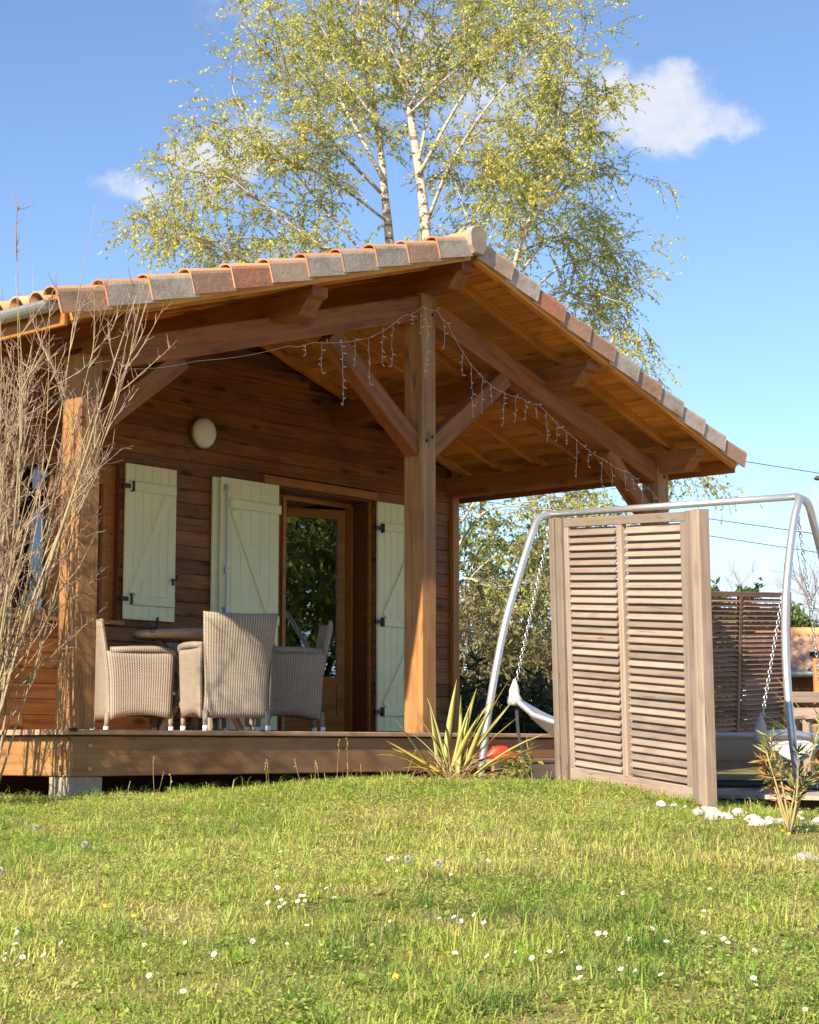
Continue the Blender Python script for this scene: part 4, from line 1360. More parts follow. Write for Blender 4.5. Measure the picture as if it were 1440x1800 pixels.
for L, r0 in limbs:
    dz = random.uniform(-1.6, 1.6)
    lp = bez(C3(L, dz, 0.2), 4)
    nl = len(lp) - 1
    bm.tube(lp, [r0 * 0.58 * (1 - 0.85 * k / nl) + 0.003 for k in range(nl + 1)], 6)
    tot = sum((lp[i + 1] - lp[i]).length for i in range(nl))
    subs = [lp]
    for k in range(int(tot * 1.6)):
        q, dq = along(lp, random.uniform(0.25, 0.95))
        sd = (dq + Vector((random.gauss(0, 0.6), random.gauss(0, 0.6), random.gauss(0.15, 0.4)))).normalized()
        sl2 = wander(q, sd, random.uniform(0.5, 1.15), 6, 0.10, -0.03)
        bm.tube(sl2, [0.011 * (1 - 0.7 * j / 6) for j in range(7)], 5, False)
        subs.append(sl2)
    for sp_ in subs:
        ln = sum((sp_[i + 1] - sp_[i]).length for i in range(len(sp_) - 1))
        for k in range(max(3, int(ln * 5.4))):
            q, dq = along(sp_, random.uniform(0.22, 1.0))
            d = (dq * 0.7 + Vector((random.gauss(0, 0.6), random.gauss(0, 0.6), random.gauss(0.05, 0.45)))).normalized()
            leafy_branch(tw, lv, q, d, random.uniform(0.3, 0.8), 0.038, 9, 0.38, 0.024, -0.16, 0.004)
for st in stems:
    for k in range(60):
        q, dq = along(st, random.uniform(0.55, 1.0))
        leafy_branch(tw, lv, q, rnd_dir(0.5), random.uniform(0.4, 0.9), 0.041, 9, 0.36, 0.026, -0.16, 0.005)
bm.build('trunk', M_BIRCH, birch, True)
tag(tw.build('twigs', M_GREYBARK, birch, True), kind='stuff')
tag(link('crown', lv.mesh('crown', M_BIRCHLEAF), birch), kind='stuff')


def bushy(name, label, cat, base, h, rad, leafmat, leafsize, nb, bark=None, ntw=6, twl=0.35, gap=0.05, group=None, wr=0.6, low=0.1, r0=0.03, trunk=0.0, droop=-0.05, blen=(0.4, 0.9)):
    base = Vector(base)
    t = thing(name, base, label, cat, group)
    m, lv2 = MB(), Leaves()
    nl = max(4, int(nb / 7))
    limbs_ = []
    for k in range(nl):
        a = 2 * PI * k / nl + random.uniform(-0.3, 0.3)
        rr = rad * random.uniform(0.35, 0.9)
        top = base + Vector((math.cos(a) * rr, math.sin(a) * rr, h * random.uniform(0.55, 0.95)))
        st_ = base + Vector((math.cos(a) * 0.05, math.sin(a) * 0.05, trunk))
        mid = st_.lerp(top, 0.5) + Vector((random.gauss(0, 0.1 * rad), random.gauss(0, 0.1 * rad), 0.12 * h))
        lp = bez([st_, mid, top], 5)
        m.tube(lp, [r0 * (1 - 0.8 * j / (len(lp) - 1)) for j in range(len(lp))], 5)
        limbs_.append(lp)
    if trunk:
        m.tube([base, base + Vector((0, 0, trunk + 0.1))], [r0 * 2.2, r0 * 1.6], 8)
    for k in range(nb):
        lp = random.choice(limbs_)
        q, dq = along(lp, random.uniform(low, 1.0))
        d = ((q - base - Vector((0, 0, h * 0.45))).normalized() * 0.6 + Vector((random.gauss(0, 0.6), random.gauss(0, 0.6), random.gauss(0.2, 0.5)))).normalized()
        leafy_branch(m, lv2, q, d, random.uniform(*blen) * rad, leafsize, ntw, twl, gap, droop, r0 * 0.3)
    tag(m.build('stems', bark or M_GREYBARK, t, True), kind='stuff')
    tag(link('foliage', lv2.mesh('foliage', leafmat, wr), t), kind='stuff')
    return t


# dark oleanders behind the deck, straw coloured broom bank and trees behind them
for k, (X, Z, h, r_) in enumerate(((0.62, 20.2, 1.15, 0.75), (1.25, 20.8, 0.85, 0.65), (1.75, 20.4, 0.9, 0.65))):
    bushy('oleander_bush', ['dark oleander bush beside the cabin corner', 'low dark oleander bush beneath the swing chain', 'dark oleander bush behind the louvred screen'][k], 'bush', cg(X, Z, -0.45), h, r_, M_OLEANDER, 0.13, 60, M_GREYBARK, 5, 0.34, 0.035, 'dark oleander bushes behind the deck', 0.2, 0.1, 0.018)
for k, (X, Z, h, r_) in enumerate(((0.4, 25.5, 2.9, 1.3), (1.7, 26.5, 2.6, 1.3), (2.7, 27.5, 2.3, 1.2))):
    bushy('broom_bush', ['straw coloured bushy broom behind the cabin corner', 'straw coloured bushy broom behind the swing frame', 'straw coloured bushy broom behind the louvred screen'][k], 'bush', cg(X, Z, -0.45), h, r_, M_BROOM, 0.085, 150, M_GREYBARK, 8, 0.35, 0.03, 'straw coloured broom bank', 0.25, 0.05, 0.02)
bushy('garden_tree', 'yellow green leafy tree filling the gap beneath the right eave', 'tree', cg(1.3, 29.5, -0.45), 4.6, 1.9, M_GREENLEAF, 0.075, 150, M_GREYBARK, 8, 0.5, 0.035, None, 0.6, 0.1, 0.04, 0.4, -0.1)
bushy('garden_tree', 'yellow green leafy tree beside the neighbouring shed', 'tree', cg(3.2, 34, -0.45), 3.4, 1.9, M_GREENLEAF, 0.08, 110, M_GREYBARK, 8, 0.5, 0.04, None, 0.6, 0.1, 0.04, 0.4, -0.1)
# evergreen bushes far right
for k, (X, Z, h, r_) in enumerate(((7.45, 45, 4.6, 1.5), (9.9, 45, 3.9, 1.3), (12.5, 46, 4.2, 1.6))):
    bushy('pine_bush', ['round green evergreen bush rising beyond the dark louvred screen', 'round green evergreen bush above the shed roof', 'round green evergreen bush past the swing leg'][k], 'bush', cg(X, Z, -0.45), h, r_, M_PINE, 0.20, 170, M_GREYBARK, 9, 0.4, 0.03, 'evergreen bushes beyond the terrace', 0.4, 0.2, 0.05, blen=(0.15, 0.4))
# trees on the garden's open side, seen in the door glass
for k, (x, y, h, r_) in enumerate(((1.6, -14.5, 6.0, 2.4), (6.0, -15.5, 7.0, 2.6), (3.6, -19.0, 9.0, 3.0), (9.5, -15.5, 6.0, 2.4))):
    bushy('garden_tree', ['leafy garden tree reflected in the middle of the door glass', 'leafy garden tree reflected in the door glass near its hinges', 'tall leafy tree reflected at the top of the door glass', 'smaller leafy tree reflected low in the door glass'][k], 'tree', (x, y, -0.7), h, r_, M_GREENLEAF, 0.15, 240, M_GREYBARK, 7, 0.6, 0.06, 'trees reflected in the door glass', 0.6, 0.02, 0.08, 0.3, -0.12)


# bare far trees
def bare_tree(base, h, label):
    t = thing('bare_tree', base, label, 'tree', 'leafless trees on the far side')
    m = MB()
    tr = wander(base, (0, 0, 1), h * 0.45, 5, 0.04, 0.02)
    m.tube(tr, [0.16 * (1 - 0.5 * k / 5) for k in range(6)], 6)
    def rec(p, d, L, r_, lvl):
        pts = wander(p, d, L, 4, 0.12, 0.03)
        m.tube(pts, [r_ * (1 - 0.15 * k) for k in range(5)], 3 if lvl < 2 else 3, False)
        if lvl == 0: return
        for k in range(5):
            q, dq = along(pts, random.uniform(0.3, 1.0))
            rec(q, (dq + Vector((random.gauss(0, 0.55), random.gauss(0, 0.55), random.gauss(0.1, 0.4)))).normalized(), L * random.uniform(0.45, 0.7), r_ * 0.5, lvl - 1)
    for k in range(9):
        q, dq = along(tr, random.uniform(0.35, 1.0))
        rec(q, (rnd_dir(0.8) + dq * 0.5).normalized(), h * random.uniform(0.3, 0.45), 0.05, 3)
    m.build('branches', M_BAREBARK, t, True)
    return t


bare_tree(cg(10.3, 60, -0.5), 6.0, 'leafless grey tree beyond the dark louvred screen')
bare_tree(cg(12.9, 60, -0.5), 7.6, 'tall leafless grey tree behind the swing leg')
bare_tree(cg(14.6, 58, -0.5), 7.0, 'leafless grey tree at the far edge of the view')

# --- bare shrub in front of the near corner post
shrub = thing('bare_shrub', (-0.72, 0.2, -0.45), 'tall leafless twiggy shrub leaning in front of the corner post', 'shrub')
sm_, tm_ = MB(), MB()
IR = RT
for k in range(38):
    a = random.uniform(0, 2 * PI)
    p0 = Vector((-0.82 + 0.12 * math.cos(a), (0.30 if k % 6 == 0 else -0.06) + 0.14 * math.sin(a), -0.46))
    lean = random.uniform(0.20, 0.30) if k % 6 == 0 else random.uniform(0.05, 0.24) if k % 3 == 0 else random.uniform(0.02, 0.24)
    d = (Vector((0, 0, 1)) + IR * lean + Vector((random.gauss(0, 0.10), random.gauss(0, 0.10), 0))).normalized()
    L = random.uniform(2.5, 3.75) * (1 - 0.20 * max(0, lean))
    r0 = random.uniform(0.006, 0.011) * (1.8 if k % 6 == 0 else 1)
    pts = wander(p0, d, L, 14, 0.040, 0.012)
    sm_.tube(pts, [r0 * (1 - 0.86 * j / 14) * random.uniform(0.92, 1.1) for j in range(15)], 6)
    nb_ = random.randint(6, 10)
    for j in range(nb_):
        t = random.uniform(0.18, 0.97)
        q, dq = along(pts, t)
        bd = (dq + Vector((random.gauss(0, 0.42), random.gauss(0, 0.42), random.gauss(0, 0.2))) + IR * random.uniform(-0.1, 0.2)).normalized()
        bl = random.uniform(0.3, 0.85) * (1.15 - 0.6 * t)
        bp = wander(q, bd, bl, 7, 0.07, 0.045)
        sm_.tube(bp, [0.0045 * (1 - 0.75 * i / 7) for i in range(8)], 4, False)
        for i in range(int(bl * 24)):
            q2, d2 = along(bp, random.uniform(0.12, 1))
            td = (d2 * 0.8 + Vector((random.gauss(0, 0.6), random.gauss(0, 0.6), random.gauss(0.15, 0.5)))).normalized()
            tp = wander(q2, td, random.uniform(0.03, 0.16), 3, 0.12, 0.04)
            tm_.tube(tp, [0.0026, 0.0022, 0.0017, 0.0012], 3, False)
sm_.build('stems', M_STEMBARK, shrub, True)
tag(tm_.build('twigs', M_PINKTWIG, shrub, True), kind='stuff')


# --- New Zealand flax by the deck
def blade(parent, name, p0, d, L, wd, mat, droop, n=7):
    d = Vector(d).normalized()
    side = d.cross(Vector((0, 0, 1)))
    if side.length < 0.05: side = Vector((1, 0, 0))
    side.normalize()
    side = (side + Vector((random.gauss(0, 0.4), random.gauss(0, 0.4), 0))).normalized()
    pts = [Vector(p0)]
    dd_ = d.copy()
    for k in range(n):
        dd_ = (dd_ + Vector((0, 0, -droop * (k / n)))).normalized()
        pts.append(pts[-1] + dd_ * L / n)
    m = MB()
    rings = []
    for k, p in enumerate(pts):
        t = k / n
        w_ = wd * (0.55 + 1.2 * t * (1 - t) * 1.4) * (1 - t ** 4) + 0.0015
        nr = side.cross((pts[min(k + 1, n)] - pts[max(k - 1, 0)]).normalized()).normalized()
        rings.append([p - side * w_ / 2, p - nr * w_ * 0.16, p + side * w_ / 2, p - nr * (w_ * 0.16 + 0.002)])
    m.quadstrip(rings)
    return m.build(name, mat, parent, True)


fb_ = cg(0.30, 12.75, 0.0)
fb_.z = float(gz(fb_.x, fb_.y))
flax = thing('flax_plant', fb_, 'yellow green striped flax plant with sword leaves in front of the deck', 'plant')
for (ax, az, L) in ((-0.55, 0.8, 0.55), (-0.9, 0.55, 0.62), (-0.25, 0.95, 0.45), (0.12, 1.0, 0.78), (0.20, 0.95, 0.72), (0.45, 0.8, 0.85), (0.55, 0.75, 0.80), (0.62, 0.65, 0.72), (0.95, 0.45, 0.72), (0.85, 0.35, 0.62), (-0.4, 0.8, 0.5), (0.3, 0.85, 0.62), (-0.12, 1.0, 0.55),
                    (0.05, 0.9, 0.5), (-0.7, 0.5, 0.5), (0.7, 0.5, 0.5), (0.4, 0.95, 0.55), (-0.65, 0.9, 0.5), (-0.2, 0.9, 0.62), (0.25, 1.0, 0.66), (0.5, 0.9, 0.7), (0.75, 0.6, 0.75), (-0.8, 0.7, 0.45), (0.0, 1.0, 0.62), (0.35, 0.7, 0.8)):
    p = fb_ + RT * random.uniform(-0.09, 0.09) + FH * random.uniform(-0.07, 0.07)
    blade(flax, 'leaf', p, RT * ax + FH * random.uniform(-0.3, 0.3) + Vector((0, 0, az)), L, random.uniform(0.046, 0.066), M_FLAXG if random.random() < 0.75 else M_FLAXY, random.uniform(0.02, 0.16))
for k in range(8):
    blade(flax, 'leaf', fb_ + RT * random.uniform(-0.1, 0.1), RT * random.choice((-1, 1)) * random.uniform(0.5, 1) + FH * random.uniform(-0.5, 0.3) + Vector((0, 0, random.uniform(0.35, 0.7))), random.uniform(0.35, 0.62), 0.032, M_FLAXY, random.uniform(0.2, 0.5))
for k in range(48):
    p = fb_ + RT * random.uniform(-0.13, 0.2) + FH * random.uniform(-0.12, 0.05)
    blade(flax, 'dry_leaf', p, RT * random.gauss(0, 0.9) + FH * random.uniform(-0.8, 0.2) + Vector((0, 0, random.uniform(0.3, 0.9))), random.uniform(0.15, 0.36), random.uniform(0.010, 0.022), M_DRY, random.uniform(0.3, 0.7), 5)

# --- small oleander in the foreground right
ob = cg(1.93, 9.3, 0.0)
ob.z = float(gz(ob.x, ob.y))
ol = thing('young_oleander', ob, 'small straggly oleander with withered orange leaves at the terrace edge', 'plant')
om = MB()
lvg, lvo, lvd = Leaves(), Leaves(), Leaves()
for (ax, L, c) in ((-0.10, 0.50, 'g'), (0.12, 0.62, 'g'), (-0.38, 0.42, 'o'), (0.35, 0.40, 'g'), (0.0, 0.36, 'd'), (0.25, 0.30, 'd'), (-0.2, 0.28, 'o'), (0.5, 0.28, 'g'), (-0.05, 0.44, 'g'), (0.2, 0.46, 'd'), (0.05, 0.25, 'g'), (-0.28, 0.46, 'g')):
    pts = wander(ob, RT * ax + FH * random.uniform(-0.2, 0.2) + Vector((0, 0, 0.9)), L, 6, 0.10, 0.06)
    om.tube(pts, [0.007 * (1 - 0.5 * k / 6) for k in range(7)], 5)
    tgt = {'g': lvg, 'o': lvo, 'd': lvd}[c]
    for k in range(30):
        q, dq = along(pts, random.uniform(0.45, 1.0) ** 0.6)
        tgt.add(q, dq * 0.5 + Vector((random.gauss(0, 0.7), random.gauss(0, 0.7), random.gauss(0.1 if c != 'o' else -0.4, 0.45))), random.uniform(0.05, 0.11))
om.build('stems', M_STALK, ol, True)
for l_, m_ in ((lvg, M_OLLIGHT), (lvo, M_ORANGE), (lvd, M_OLEANDER)):
    tag(link('foliage' if m_ is not M_ORANGE else 'withered_foliage', l_.mesh('foliage', m_, 0.14), ol), kind='stuff')

# ------------------------------------------------------------------ small things
rb_ = Vector((3.95, -0.36, -0.195))
red = MB()
red.quadstrip([[(rx * math.cos(a) * (1 + 0.08 * math.sin(3 * a + z * 30)), ry * math.sin(a), z) for a in [2 * PI * j / 14 for j in range(14)]] for (rx, ry, z) in ((0.20, 0.05, 0.0), (0.21, 0.06, 0.02), (0.16, 0.06, 0.055), (0.11, 0.055, 0.10), (0.08, 0.045, 0.135), (0.03, 0.02, 0.145))])
tag(red.build('red_bag', M_RED, None, True, Matrix.Translation((3.98, -0.36, -0.208)) @ Matrix.Rotation(R(-40), 4, 'Z') @ Matrix.Scale(0.72, 4)), 'crumpled red bag lying on the deck step', 'bag')
wd_ = bushy('weed_plant', 'small leafy green weed growing in front of the red bag', 'plant', (3.70, -0.80, -0.50), 0.42, 0.16, M_GREENLEAF, 0.06, 10, M_STALK, 4, 0.10, 0.03, None, 0.5, 0.3, 0.006)


def blob(seed, r_, sq=0.6, n=8, rings_=5):
    rr = random.Random(seed)
    m = MB()
    rg = []
    for i in range(rings_ + 1):
        a = -PI / 2 + PI * i / rings_
        k_ = max(0.05, math.cos(a))
        rg.append([(r_ * k_ * math.cos(2 * PI * j / n) * rr.uniform(0.75, 1.2), r_ * k_ * math.sin(2 * PI * j / n) * rr.uniform(0.7, 1.15), r_ * sq * math.sin(a) * rr.uniform(0.85, 1.1)) for j in range(n)])
    return m.quadstrip(rg)


stone_me = [blob(k, 0.03, 0.7).mesh('white_stone', M_STONE) for k in range(6)]
for k in range(56):
    if k < 46:
        X = random.uniform(1.60, 2.55)
        Z = 10.2 + random.gauss(0, 0.3) - (X - 1.9) * 0.25
    else:
        X = random.uniform(1.35, 1.75)
        Z = 10.75 + random.gauss(0, 0.08) - (X - 1.35) * 0.5
    p = cg(X, Z, 0)
    p.z = float(gz(p.x, p.y)) + 0.022
    s_ = random.choice((0.45, 0.55, 0.7, 0.9, 1.2, 1.6))
    M = Matrix.Translation(p) @ Matrix.Rotation(random.uniform(0, 6), 4, 'Z') @ Matrix.Scale(s_, 4)
    tag(link('white_stone', stone_me[k % 6], None, M), 'white garden stone in the strip along the terrace edge', 'stone', 'white stones along the terrace edge')
p = cg(1.72, 7.95, 0); p.z = float(gz(p.x, p.y)) + 0.005
tag(blob(21, 0.07, 0.5, 10, 6).build('grey_rock', M_ROCK, None, False, Matrix.Translation(p)), 'flat grey rock lying in the bare patch of lawn', 'rock')

# neighbour's shed
shed = thing('garden_shed', cg(8.5, 33.5, -0.45), 'low shed with a weathered tiled roof behind the swing leg', 'shed')
se = [cg(6.3, 32, 1.22), cg(12.5, 32, 1.22), cg(12.5, 36, 2.10), cg(6.3, 36, 2.10)]
def lerp4(a, b): return se[0].lerp(se[1], a).lerp(se[3].lerp(se[2], a), b)
ex = (se[1] - se[0]).normalized()
ey = (se[3] - se[0]).normalized()
ez = ex.cross(ey)
vv = []
na, nb2 = 190, 24
for j in range(nb2):
    for i in range(na):
        p = lerp4(i / (na - 1), j / (nb2 - 1))
        vv.append(tuple(p + ez * (0.05 * math.cos(i * 6.2 * 33.0 / (na - 1) * 1.0) + 0.03 * ((j * 0.37) % 1.0))))
ii = np.arange(na * nb2).reshape(nb2, na)
shm = fastmesh('roof', np.array(vv), np.stack([ii[:-1, :-1], ii[:-1, 1:], ii[1:, 1:], ii[1:, :-1]], -1).reshape(-1), 4, plain('shed_tile', (0.40, 0.25, 0.175), 0.9, noise=0.55, nscale=2.2, bstr=0.3), True)
link('roof', shm, shed)
MB().tube([cg(6.9, 36, 2.16), cg(12.5, 36, 2.16)], 0.10, 8).build('ridge', M_TERRA, shed, True)
MB().tube([cg(6.4, 31.95, 1.17), cg(12.5, 31.95, 1.17)], 0.06, 8).build('gutter', M_ZINC, shed, True)
wl = MB()
a0, a1, a2, a3 = cg(6.6, 32.4, 0), cg(12.2, 32.4, 0), cg(12.2, 35.6, 0), cg(6.6, 35.6, 0)
wl.quadstrip([[Vector((q.x, q.y, z)) for q in (a0, a1, a2, a3)] for z in (-0.5, 1.2)])
wl.build('wall', M_DARKRED, shed)

# yucca, fence post, bench at the right edge
yk = cg(4.05, 17.6, -0.45)
yuc = thing('yucca_plant', yk, 'spiky green yucca behind the garden bench', 'plant')
for k in range(34):
    a = random.uniform(0, 2 * PI)
    blade(yuc, 'leaf', yk + Vector((0, 0, random.uniform(0.1, 0.35))), Vector((math.cos(a), math.sin(a), random.uniform(0.2, 1.5))), random.uniform(0.6, 0.95), 0.045, M_GREENLEAF if k % 3 else M_FLAXG, random.uniform(0.02, 0.12), 5)
gp = cg(3.42, 15.0, -0.45)
gpt = thing('gate_post', gp, 'square timber post with a dark cap at the edge of the terrace', 'post')
piece('shaft', gpt, M_POST, (1.08, 0.12, 0.12), gp + Vector((0, 0, 0.54)), (0, 0, 1), (0, -1, 0), 0.006)
piece('cap', gpt, M_BLACK, (0.04, 0.16, 0.16), gp + Vector((0, 0, 1.10)), (0, 0, 1), (0, -1, 0), 0.01)
bn = cg(3.45, 14.3, -0.42)
bench = thing('garden_bench', bn, 'weathered timber garden bench on the terrace behind the swing', 'bench')
bx_, by_ = RT, FH
for s in (0.0, 1.3):
    for q in (0.0, 0.5):
        piece('leg', bench, M_TEAK, (0.52, 0.06, 0.06), bn + bx_ * (s - 0.32) + by_ * q + Vector((0, 0, 0.26)), (0, 0, 1), (0, -1, 0))
    piece('armrest', bench, M_TEAK, (0.62, 0.07, 0.03), bn + bx_ * (s - 0.32) + by_ * 0.24 + Vector((0, 0, 0.54)), by_, (0, 0, 1))
for q in range(5):
    piece('seat_slat', bench, M_TEAK, (1.36, 0.09, 0.025), bn + bx_ * 0.33 + by_ * (0.06 + 0.1 * q) + Vector((0, 0, 0.30)), bx_, (0, 0, 1))
for q in range(3):
    piece('back_slat', bench, M_TEAK, (1.36, 0.09, 0.025), bn + bx_ * 0.33 + by_ * 0.55 + Vector((0, 0, 0.45 + 0.13 * q)), bx_, by_)

# power lines and the street lamp arm beyond
for k, (a, b) in enumerate((((6.4, 6.42), (10.5, 5.76)), ((5.6, 5.10), (10.5, 4.40)), ((5.4, 4.76), (10.5, 3.97)))):
    X0, z0 = a
    X1, z1 = b
    ext = (X1 - X0)
    pts = [cg(X0 - ext * 3 + ext * 7 * j / 20, 40, z0 - (z1 - z0) * 3 + (z1 - z0) * 7 * j / 20) for j in range(21)]
    tag(MB().tube(pts, 0.010, 5).build('power_line', M_CABLE, None, True), ['topmost thin power line crossing the sky beyond the roof', 'middle thin power line above the far clouds', 'lowest thin power line above the far clouds'][k], 'cable', 'power lines across the sky')
lampo = thing('street_lamp', cg(9.9, 40, -0.45), 'dark street lamp head reaching in at the edge of the sky', 'street lamp')
MB().tube([cg(9.9, 40, -0.45), cg(9.9, 40, 5.6), cg(9.8, 40, 5.85), cg(9.5, 40, 5.9)], [0.07, 0.05, 0.04, 0.035], 8).build('pole', M_CABLE, lampo, True)
hm = MB()
c_ = cg(9.28, 40, 5.86)
hm.quadstrip([[c_ + RT * (0.24 * k_ * math.cos(a)) + FH * (0.12 * k_ * math.sin(a)) + Vector((0, 0, z)) for a in [2 * PI * j / 14 for j in range(14)]] for (k_, z) in ((0.3, -0.05), (0.9, -0.04), (1.0, 0.0), (0.7, 0.05), (0.2, 0.07))])
hm.build('lamp_head', M_CABLE, lampo, True)

# ------------------------------------------------------------------ grass and flowers
def scatter(n, zlo, zhi, power=1.0, margin=1.6):
    u = rng.random(n)
    Z = zlo + (zhi - zlo) * u ** power
    half = 0.235 * Z + margin
    X = (rng.random(n) * 2 - 1) * half
    x = CAM.x + FH.x * Z + RT.x * X
    y = CAM.y + FH.y * Z + RT.y * X
    ok = ~((x > -0.02) & (y > 0.02) & (x < W + 0.3)) & ~((x > 2.93) & (y < -0.42) & (y > -6.7) & (x < 15.4)) & ~((x > 3.7) & (y > -0.5) & (y < 0.3))
    ok &= ~((np.abs(x - 0.135) < 0.12) & (np.abs(y - 0.135) < 0.12))
    bare = 1.3 * np.exp(-((X - 2.0) / 0.42) ** 2 - ((Z - 8.5) / 0.8) ** 2) + 0.75 * np.exp(-((X - 1.75) / 0.3) ** 2 - ((Z - 5.3) / 0.5) ** 2) + 0.7 * np.exp(-((X + 0.05) / 0.22) ** 2 - ((Z - 5.6) / 0.3) ** 2)
    thin = sstep(0.66, 0.86, vnoise(x * 1.9, y * 1.9, 55) * 0.6 + vnoise(x * 5.5, y * 5.5, 56) * 0.4)
    ok &= rng.random(n) > np.clip(bare * 0.80 + thin * 0.55, 0, 0.85)
    return x[ok], y[ok], X[ok], Z[ok]


def palette(x, y, n):
    a = vnoise(x * 1.1, y * 1.1, 21)
    b = vnoise(x * 3.9, y * 3.9, 22)
    t = np.clip(0.5 + 1.5 * (a * 0.5 + b * 0.5 - 0.46) + rng.normal(0, 0.15, n), 0, 1)[:, None]
    c0, c1, c2 = np.array([0.21, 0.31, 0.07]), np.array([0.46, 0.52, 0.10]), np.array([0.66, 0.62, 0.21])
    col = np.where(t < 0.5, c0 + (c1 - c0) * t * 2, c1 + (c2 - c1) * (t - 0.5) * 2)
    dry = rng.random(n) < 0.05 + 0.30 * sstep(0.62, 0.85, vnoise(x * 2.6, y * 2.6, 77))
    col[dry] = np.array([0.56, 0.44, 0.23]) * (0.7 + 0.5 * rng.random((dry.sum(), 1)))
    return col


def make_grass(n, zlo, zhi, power):
    x, y, X, Z = scatter(n, zlo, zhi, power)
    n = len(x)
    z = gz(x, y) - 0.006
    pn = vnoise(x * 2.1, y * 2.1, 31) * 0.6 + vnoise(x * 6.3, y * 6.3, 32) * 0.4
    tall = np.clip((pn - 0.55) * 5.0, 0, 1)
    L = (0.013 + 0.022 * rng.random(n)) * (1 + 1.4 * tall)
    strag = rng.random(n) < 0.05
    L = np.where(strag, L * rng.uniform(1.4, 2.6, n), L)
    wd = (0.0024 + 0.0022 * rng.random(n)) * (1 + 0.05 * np.clip(Z - 5, 0, 10))
    a = rng.random(n) * 2 * PI
    ln = 0.5 + 1.3 * rng.random(n) * (1.1 - 0.4 * tall)
    dx, dy = np.cos(a), np.sin(a)
    sx, sy = -dy, dx
    P = np.stack([x, y, z], -1)
    Dh = np.stack([dx, dy, np.zeros(n)], -1)
    Sd = np.stack([sx, sy, np.zeros(n)], -1) * (wd / 2)[:, None]
    up = np.array([0, 0, 1.0])
    h1 = P + up * (L * 0.62)[:, None] + Dh * (L * ln * 0.35)[:, None]
    h2 = P + up * (L * (1.0 - 0.3 * ln))[:, None] + Dh * (L * ln)[:, None]
    V = np.stack([P - Sd, P + Sd, h1 + Sd * 0.85, h1 - Sd * 0.85, h2], 1).reshape(-1, 3)
    b = np.arange(n, dtype=np.int64)[:, None] * 5
    F = np.concatenate([b + np.array([0, 1, 2]), b + np.array([0, 2, 3]), b + np.array([3, 2, 4])], 1).reshape(-1)
    col = np.repeat(palette(x, y, n), 5, 0)
    return V, F, col


def make_herbs(n, zlo, zhi, power):
    """small rounded weed and clover leaves lying between the blades"""
    x, y, X, Z = scatter(n, zlo, zhi, power)
    keep = vnoise(x * 1.7, y * 1.7, 41) * 0.6 + vnoise(x * 5.0, y * 5.0, 42) * 0.4 + rng.normal(0, 0.1, len(x)) > 0.45
    x, y, Z = x[keep], y[keep], Z[keep]
    n = len(x)
    z = gz(x, y) + 0.004 + 0.028 * rng.random(n)
    P = np.stack([x, y, z], -1)
    a = rng.random(n) * 2 * PI
    tz = rng.normal(0.15, 0.35, n)
    Dv = np.stack([np.cos(a), np.sin(a), tz], -1)
    Dv /= np.linalg.norm(Dv, axis=1, keepdims=True)
    Sd = np.cross(Dv, np.array([0, 0, 1.0]) + rng.normal(0, 0.35, (n, 3)))
    Sd /= np.linalg.norm(Sd, axis=1, keepdims=True)
    s = (0.005 + 0.011 * rng.random(n) ** 1.6)[:, None] * (1 + 0.03 * np.clip(Z - 5, 0, 10))[:, None]
    V = np.stack([P, P + Dv * s * 0.5 + Sd * s * 0.38, P + Dv * s, P + Dv * s * 0.5 - Sd * s * 0.38], 1).reshape(-1, 3)
    b = np.arange(n, dtype=np.int64)[:, None] * 4
    F = np.concatenate([b + np.array([0, 1, 2]), b + np.array([0, 2, 3])], 1).reshape(-1)
    col = np.repeat(palette(x + 9, y + 5, n) * np.array([0.80, 0.88, 0.85]), 4, 0)
    return V, F, col


def make_rosettes(n):
    """flat dandelion and plantain rosettes and tall grass tufts"""
    x, y, X, Z = scatter(n, 2.8, 12.5, 1.0)
    Vs, cols = [], []
    for i in range(len(x)):
        z0 = float(gz(x[i], y[i]))
        tuft = rng.random() < 0.45
        nl = rng.integers(14, 34) if tuft else rng.integers(6, 11)
        base = palette(x[i:i + 1], y[i:i + 1], 1)[0] * (np.array([0.75, 0.95, 0.8]) if tuft else np.array([0.85, 1.0, 0.9]))
        for k in range(nl):
            a = rng.random() * 2 * PI
            L = rng.uniform(0.05, 0.12) if tuft else rng.uniform(0.03, 0.075)
            wd = rng.uniform(0.002, 0.0038) if tuft else rng.uniform(0.009, 0.019)
            el = rng.uniform(0.5, 1.35) if tuft else rng.uniform(0.1, 0.6)
            d = np.array([math.cos(a), math.sin(a), 0])
            s_ = np.array([-math.sin(a), math.cos(a), 0]) * wd / 2
            p = np.array([x[i], y[i], z0]) + (rng.normal(0, 0.018, 3) * [1, 1, 0] if tuft else 0)
            h1 = p + d * L * 0.55 * math.cos(el) + np.array([0, 0, L * 0.6 * math.sin(el)])
            h2 = p + d * L * math.cos(el * 0.6) + np.array([0, 0, L * 0.72 * math.sin(el)])
            Vs.append([p - s_ * 0.5, p + s_ * 0.5, h1 + s_, h1 - s_, h2])
            cols.append(base * rng.uniform(0.8, 1.2))
    n2 = len(Vs)
    b = np.arange(n2, dtype=np.int64)[:, None] * 5
    F = np.concatenate([b + np.array([0, 1, 2]), b + np.array([0, 2, 3]), b + np.array([3, 2, 4])], 1).reshape(-1)
    return np.array(Vs).reshape(-1, 3), F, np.repeat(np.array(cols), 5, 0)


